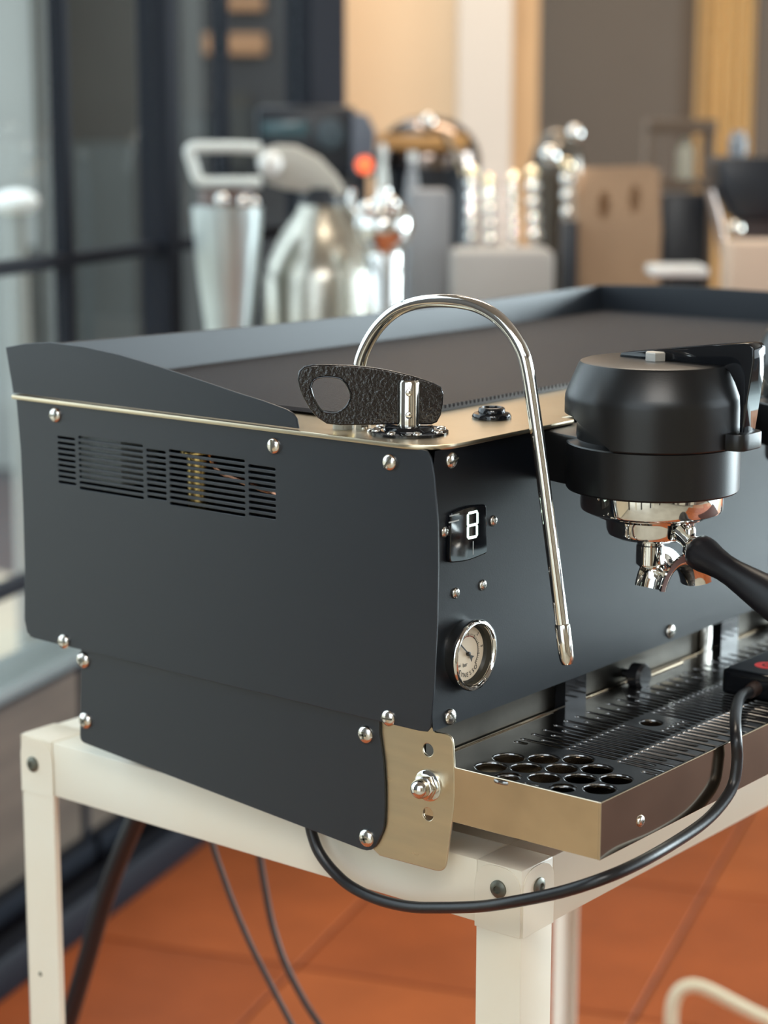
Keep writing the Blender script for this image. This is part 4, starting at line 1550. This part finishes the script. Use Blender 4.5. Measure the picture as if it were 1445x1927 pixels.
carton('plastic_jug', 'tall frosted plastic container behind the steam wand arch', 'container', 768, 850, 372, 3.75, 0.10, M_FROST, 0.012)
carton('storage_bin', 'low frosted plastic bin in front of the chrome tap handles', 'container', 852, 1048, 486, 3.60, 0.14, mat('frost_beige', (0.38, 0.36, 0.34), 0.4), 0.012)
carton('dark_box', 'narrow black box between the tap handles and the kraft bag', 'box', 1062, 1092, 430, 3.66, 0.06, M_BLK, 0.003)
carton('dark_box', 'dark navy box right of the kraft bag', 'box', 1252, 1336, 378, 3.85, 0.16, M_BLK, 0.006)
carton('card_box', 'small peach box at the right edge of the back counter', 'box', 1384, 1490, 470, 3.55, 0.12, M_BEIGE, 0.004)

# row of turned chrome tap handles: ridged, so each ridge catches the added spots
TAPG = 'chrome handles on the back counter'
for (u, v0, w, lean, lab) in ((888, 338, 26, -0.02, 'ridged chrome handle, leftmost of the row with bright glints'), (922, 356, 28, -0.07, 'ridged chrome handle, second from the left in the glinting row'),
                         (968, 350, 22, -0.02, 'ridged chrome handle, slimmest one in the middle of the glinting row'), (1003, 340, 30, -0.08, 'ridged chrome handle, second from the right in the glinting row'), (1068, 326, 30, -0.06, 'ridged chrome handle, rightmost of the glinting row')):
    D = 3.93
    lean *= 0.6
    H = zpx(v0, D) - ZC
    r = px(w / 2, D)
    prof = [(0, 0), (r * 1.1, 0), (r * 1.1, 0.012), (r * 0.8, 0.02), (r * 0.8, H * 0.55)]
    nrid = max(3, round(H * 0.42 / (2 * r)))
    for k in range(nrid * 10 + 1):
        a = k / (nrid * 10)
        prof.append((r * max(0.35, abs(math.sin(math.acos(1 - 2 * ((a * nrid) % 1.0))) if k % 10 else 0.35)), H * (0.55 + 0.42 * a)))
    prof += [(r * 0.5, H * 0.985), (0, H)]
    p = cpos(u - lean * -0.0, D)
    p = p - RH * lean * H
    t = thing('tap_handle', lab, 'handle', p, TAPG)
    bm = bmesh.new()
    bm_lathe(bm, prof, p, tuple(RH * lean + Vector((0, 0, 1))), 24)
    finish('turned_shaft', bm, M_CHROME, t, smooth=70)
    bm = bmesh.new()
    hd_ = p + (RH * lean + Vector((0, 0, 1))) * H
    bm_lathe(bm, [(0, -0.012)] + [(0.014 * math.sin(PI * k / 8), -0.014 * math.cos(PI * k / 8)) for k in range(1, 8)] + [(0, 0.014)], hd_, n=18)
    finish('knob', bm, mat('brassy_knob', (0.85, 0.72, 0.50), 0.08, 1.0), t)

# second dome: glass-topped grinder hopper
D = 4.0
zc0 = zpx(345, D) - ZC
rr = px(55, D)
t, p = lathe_thing('domed_hopper', 'dark domed hopper with a chrome knob behind the tap handles', 'hopper', 1050, D + 0.10,
                   [(0, 0), (rr * 0.7, 0), (rr * 0.7, zc0 - 0.03), (rr, zc0)] + [(rr * math.cos(a), zc0 + rr * 1.6 * math.sin(a)) for a in [PI / 2 * k / 10 for k in range(1, 10)]] + [(0, zc0 + rr * 1.6)], mat('smoky_dome', (0.13, 0.11, 0.09), 0.12, 0.6), smooth=60)
for u, v, r_ in ((1082, 266, 0.017), (1035, 308, 0.02)):
    bm = bmesh.new()
    bm_lathe(bm, [(0, -r_)] + [(r_ * math.sin(PI * k / 8), -r_ * math.cos(PI * k / 8)) for k in range(1, 8)] + [(0, r_)], cpos(u, D + 0.03, zpx(v, D)), n=20)
    finish('knob', bm, M_CHROME, t)

# kraft bag
D = 3.72
t = thing('paper_bag', 'brown kraft paper bag with two dark handle openings', 'bag', cpos(1168, D + 0.06))
o_ = cpos(722, D, 0)


def loc(u, v):
    return ((cpos(u, D) - Vector((o_.x, o_.y, ZC))).dot(RH), zpx(v, D))


MF = Matrix(((RH.x, 0, FH.x, o_.x), (RH.y, 0, FH.y, o_.y), (0, 1, 0, 0), (0, 0, 0, 1)))
bo = [loc(1094, 330), loc(1240, 326), loc(1250, 420)]
zb_ = loc(1246, 0)[0]
outl = [(loc(1092, 0)[0], ZC), (loc(1246, 0)[0], ZC), (loc(1250, 0)[0], zpx(440, D)), (loc(1236, 0)[0], zpx(328, D)), (loc(1104, 0)[0], zpx(332, D)), (loc(1088, 0)[0], zpx(440, D))]
hh = []
for u, v in ((1140, 400), (1198, 388)):
    c = loc(u, v)
    hh.append(circle(c[0], c[1], 0.011, 20, ry=0.026))
plate('front_sheet', outl, hh, 0.003, MF, M_KRAFT, t)
plate('back_sheet', outl, [], 0.003, Matrix.Translation(FH * 0.09) @ MF, M_KRAFT, t)
for uu in (1090, 1246):
    bm = bmesh.new()
    a_ = cpos(uu, D)
    bm_box(bm, (a_.x + FH.x * 0.047, a_.y + FH.y * 0.047, (ZC + zpx(335, D)) / 2), (0.003, 0.085, zpx(335, D) - ZC), rot=RB)
    finish('gusset', bm, M_KRAFT, t)
bm = bmesh.new()
bm_tube(bm, [cpos(1105, D - 0.05, zpx(385, D)), cpos(1150, D - 0.05, zpx(490, D))], px(8, D), 12)
fk = finish('serving_fork', bm, M_POLISH, None)
bpy.data.objects.remove(fk)

# white tray
D = 3.42
t = thing('serving_tray', 'small white tray just above the machine back guard on the right', 'tray', cpos(1280, D))
bm = bmesh.new()
c = cpos(1280, D, zpx(516, D))
bm_box(bm, (c.x, c.y, zpx(522, D)), (px(108, D), 0.09, 0.018), bev=0.006, rot=RB)
finish('dish', bm, M_WHITE, t)
bm = bmesh.new()
bm_box(bm, (c.x, c.y, (zpx(532, D) + ZC) / 2), (0.03, 0.03, zpx(532, D) - ZC), rot=RB)
finish('stand', bm, M_BLK, t)

# rack with a pale bottle
D = 4.15
t = thing('shelf_rack', 'small brown wooden rack behind the dark navy box', 'rack', cpos(1285, D))
mb = mat('rack_brown', (0.11, 0.075, 0.05), 0.6)
bm = bmesh.new()
cbox(bm, 1222, 1350, 240, 266, D, 0.10, 0.003)
finish('top_board', bm, mb, t)
for u in (1226, 1342):
    bm = bmesh.new()
    cbox(bm, u - 5, u + 5, 266, 0, D, 0.10, 0.002, z0=ZC)
    finish('upright', bm, mb, t)
bm = bmesh.new()
cbox(bm, 1231, 1337, 352, 368, D, 0.10, 0.002)
finish('shelf_board', bm, mb, t)
zsh = zpx(352, D)
p = cpos(1292, D + 0.03, zsh + 0.0005)
t = thing('bottle', 'pale bottle standing inside the small brown rack', 'bottle', p)
bm = bmesh.new()
hb = px(82, D)
bm_lathe(bm, [(0, 0), (0.020, 0), (0.020, hb * 0.7), (0.010, hb * 0.85), (0.009, hb * 0.95), (0, hb * 0.95)], p, n=24)
finish('body', bm, mat('pale_bottle', (0.42, 0.40, 0.32), 0.3), t)

# black grinder hopper at the right edge with chrome ring and lever
D = 3.75
t = thing('coffee_grinder', 'black hopper machine with chrome lever at the right edge of the photo', 'machine', cpos(1410, D))
bm = bmesh.new()
cprism(bm, [(1356, 318), (1362, 310), (1500, 308), (1500, 425), (1392, 425), (1364, 372)], D, 0.14, 0.006)
finish('hopper', bm, M_BLK, t)
bm = bmesh.new()
cbox(bm, 1400, 1500, 425, 0, D + 0.02, 0.12, 0.004, z0=ZC)
finish('stem', bm, mat('brown_black', (0.04, 0.02, 0.018), 0.5), t)
bm = bmesh.new()
bm_tube(bm, [cpos(1338, D - 0.03, zpx(372, D)), cpos(1356, D - 0.03, zpx(425, D)), cpos(1372, D - 0.03, zpx(500, D)), cpos(1384, D - 0.03, zpx(560, D))], px(9, D), 12)
finish('lever_arm', bm, mat('dull_pink_steel', (0.40, 0.33, 0.30), 0.3, 0.7), t, smooth=60)
bm = bmesh.new()
bm_lathe(bm, [(0, -0.015)] + [(0.015 * math.sin(PI * k / 8), -0.015 * math.cos(PI * k / 8)) for k in range(1, 8)] + [(0, 0.015)], cpos(1391, D - 0.05, zpx(440, D)), n=20)
finish('lever_knob', bm, M_POLISH, t)
# small pale jar on top of it
p = cpos(1390, D + 0.07, zpx(309, D) + 0.0)
t = thing('jar', 'small blue-grey jar on top of the right black machine', 'jar', p)
bm = bmesh.new()
bm_lathe(bm, [(0, 0), (0.016, 0), (0.017, 0.03), (0.012, 0.036), (0.012, 0.045), (0, 0.046)], p, n=24)
finish('body', bm, mat('blue_grey_glaze', (0.22, 0.24, 0.27), 0.3), t)
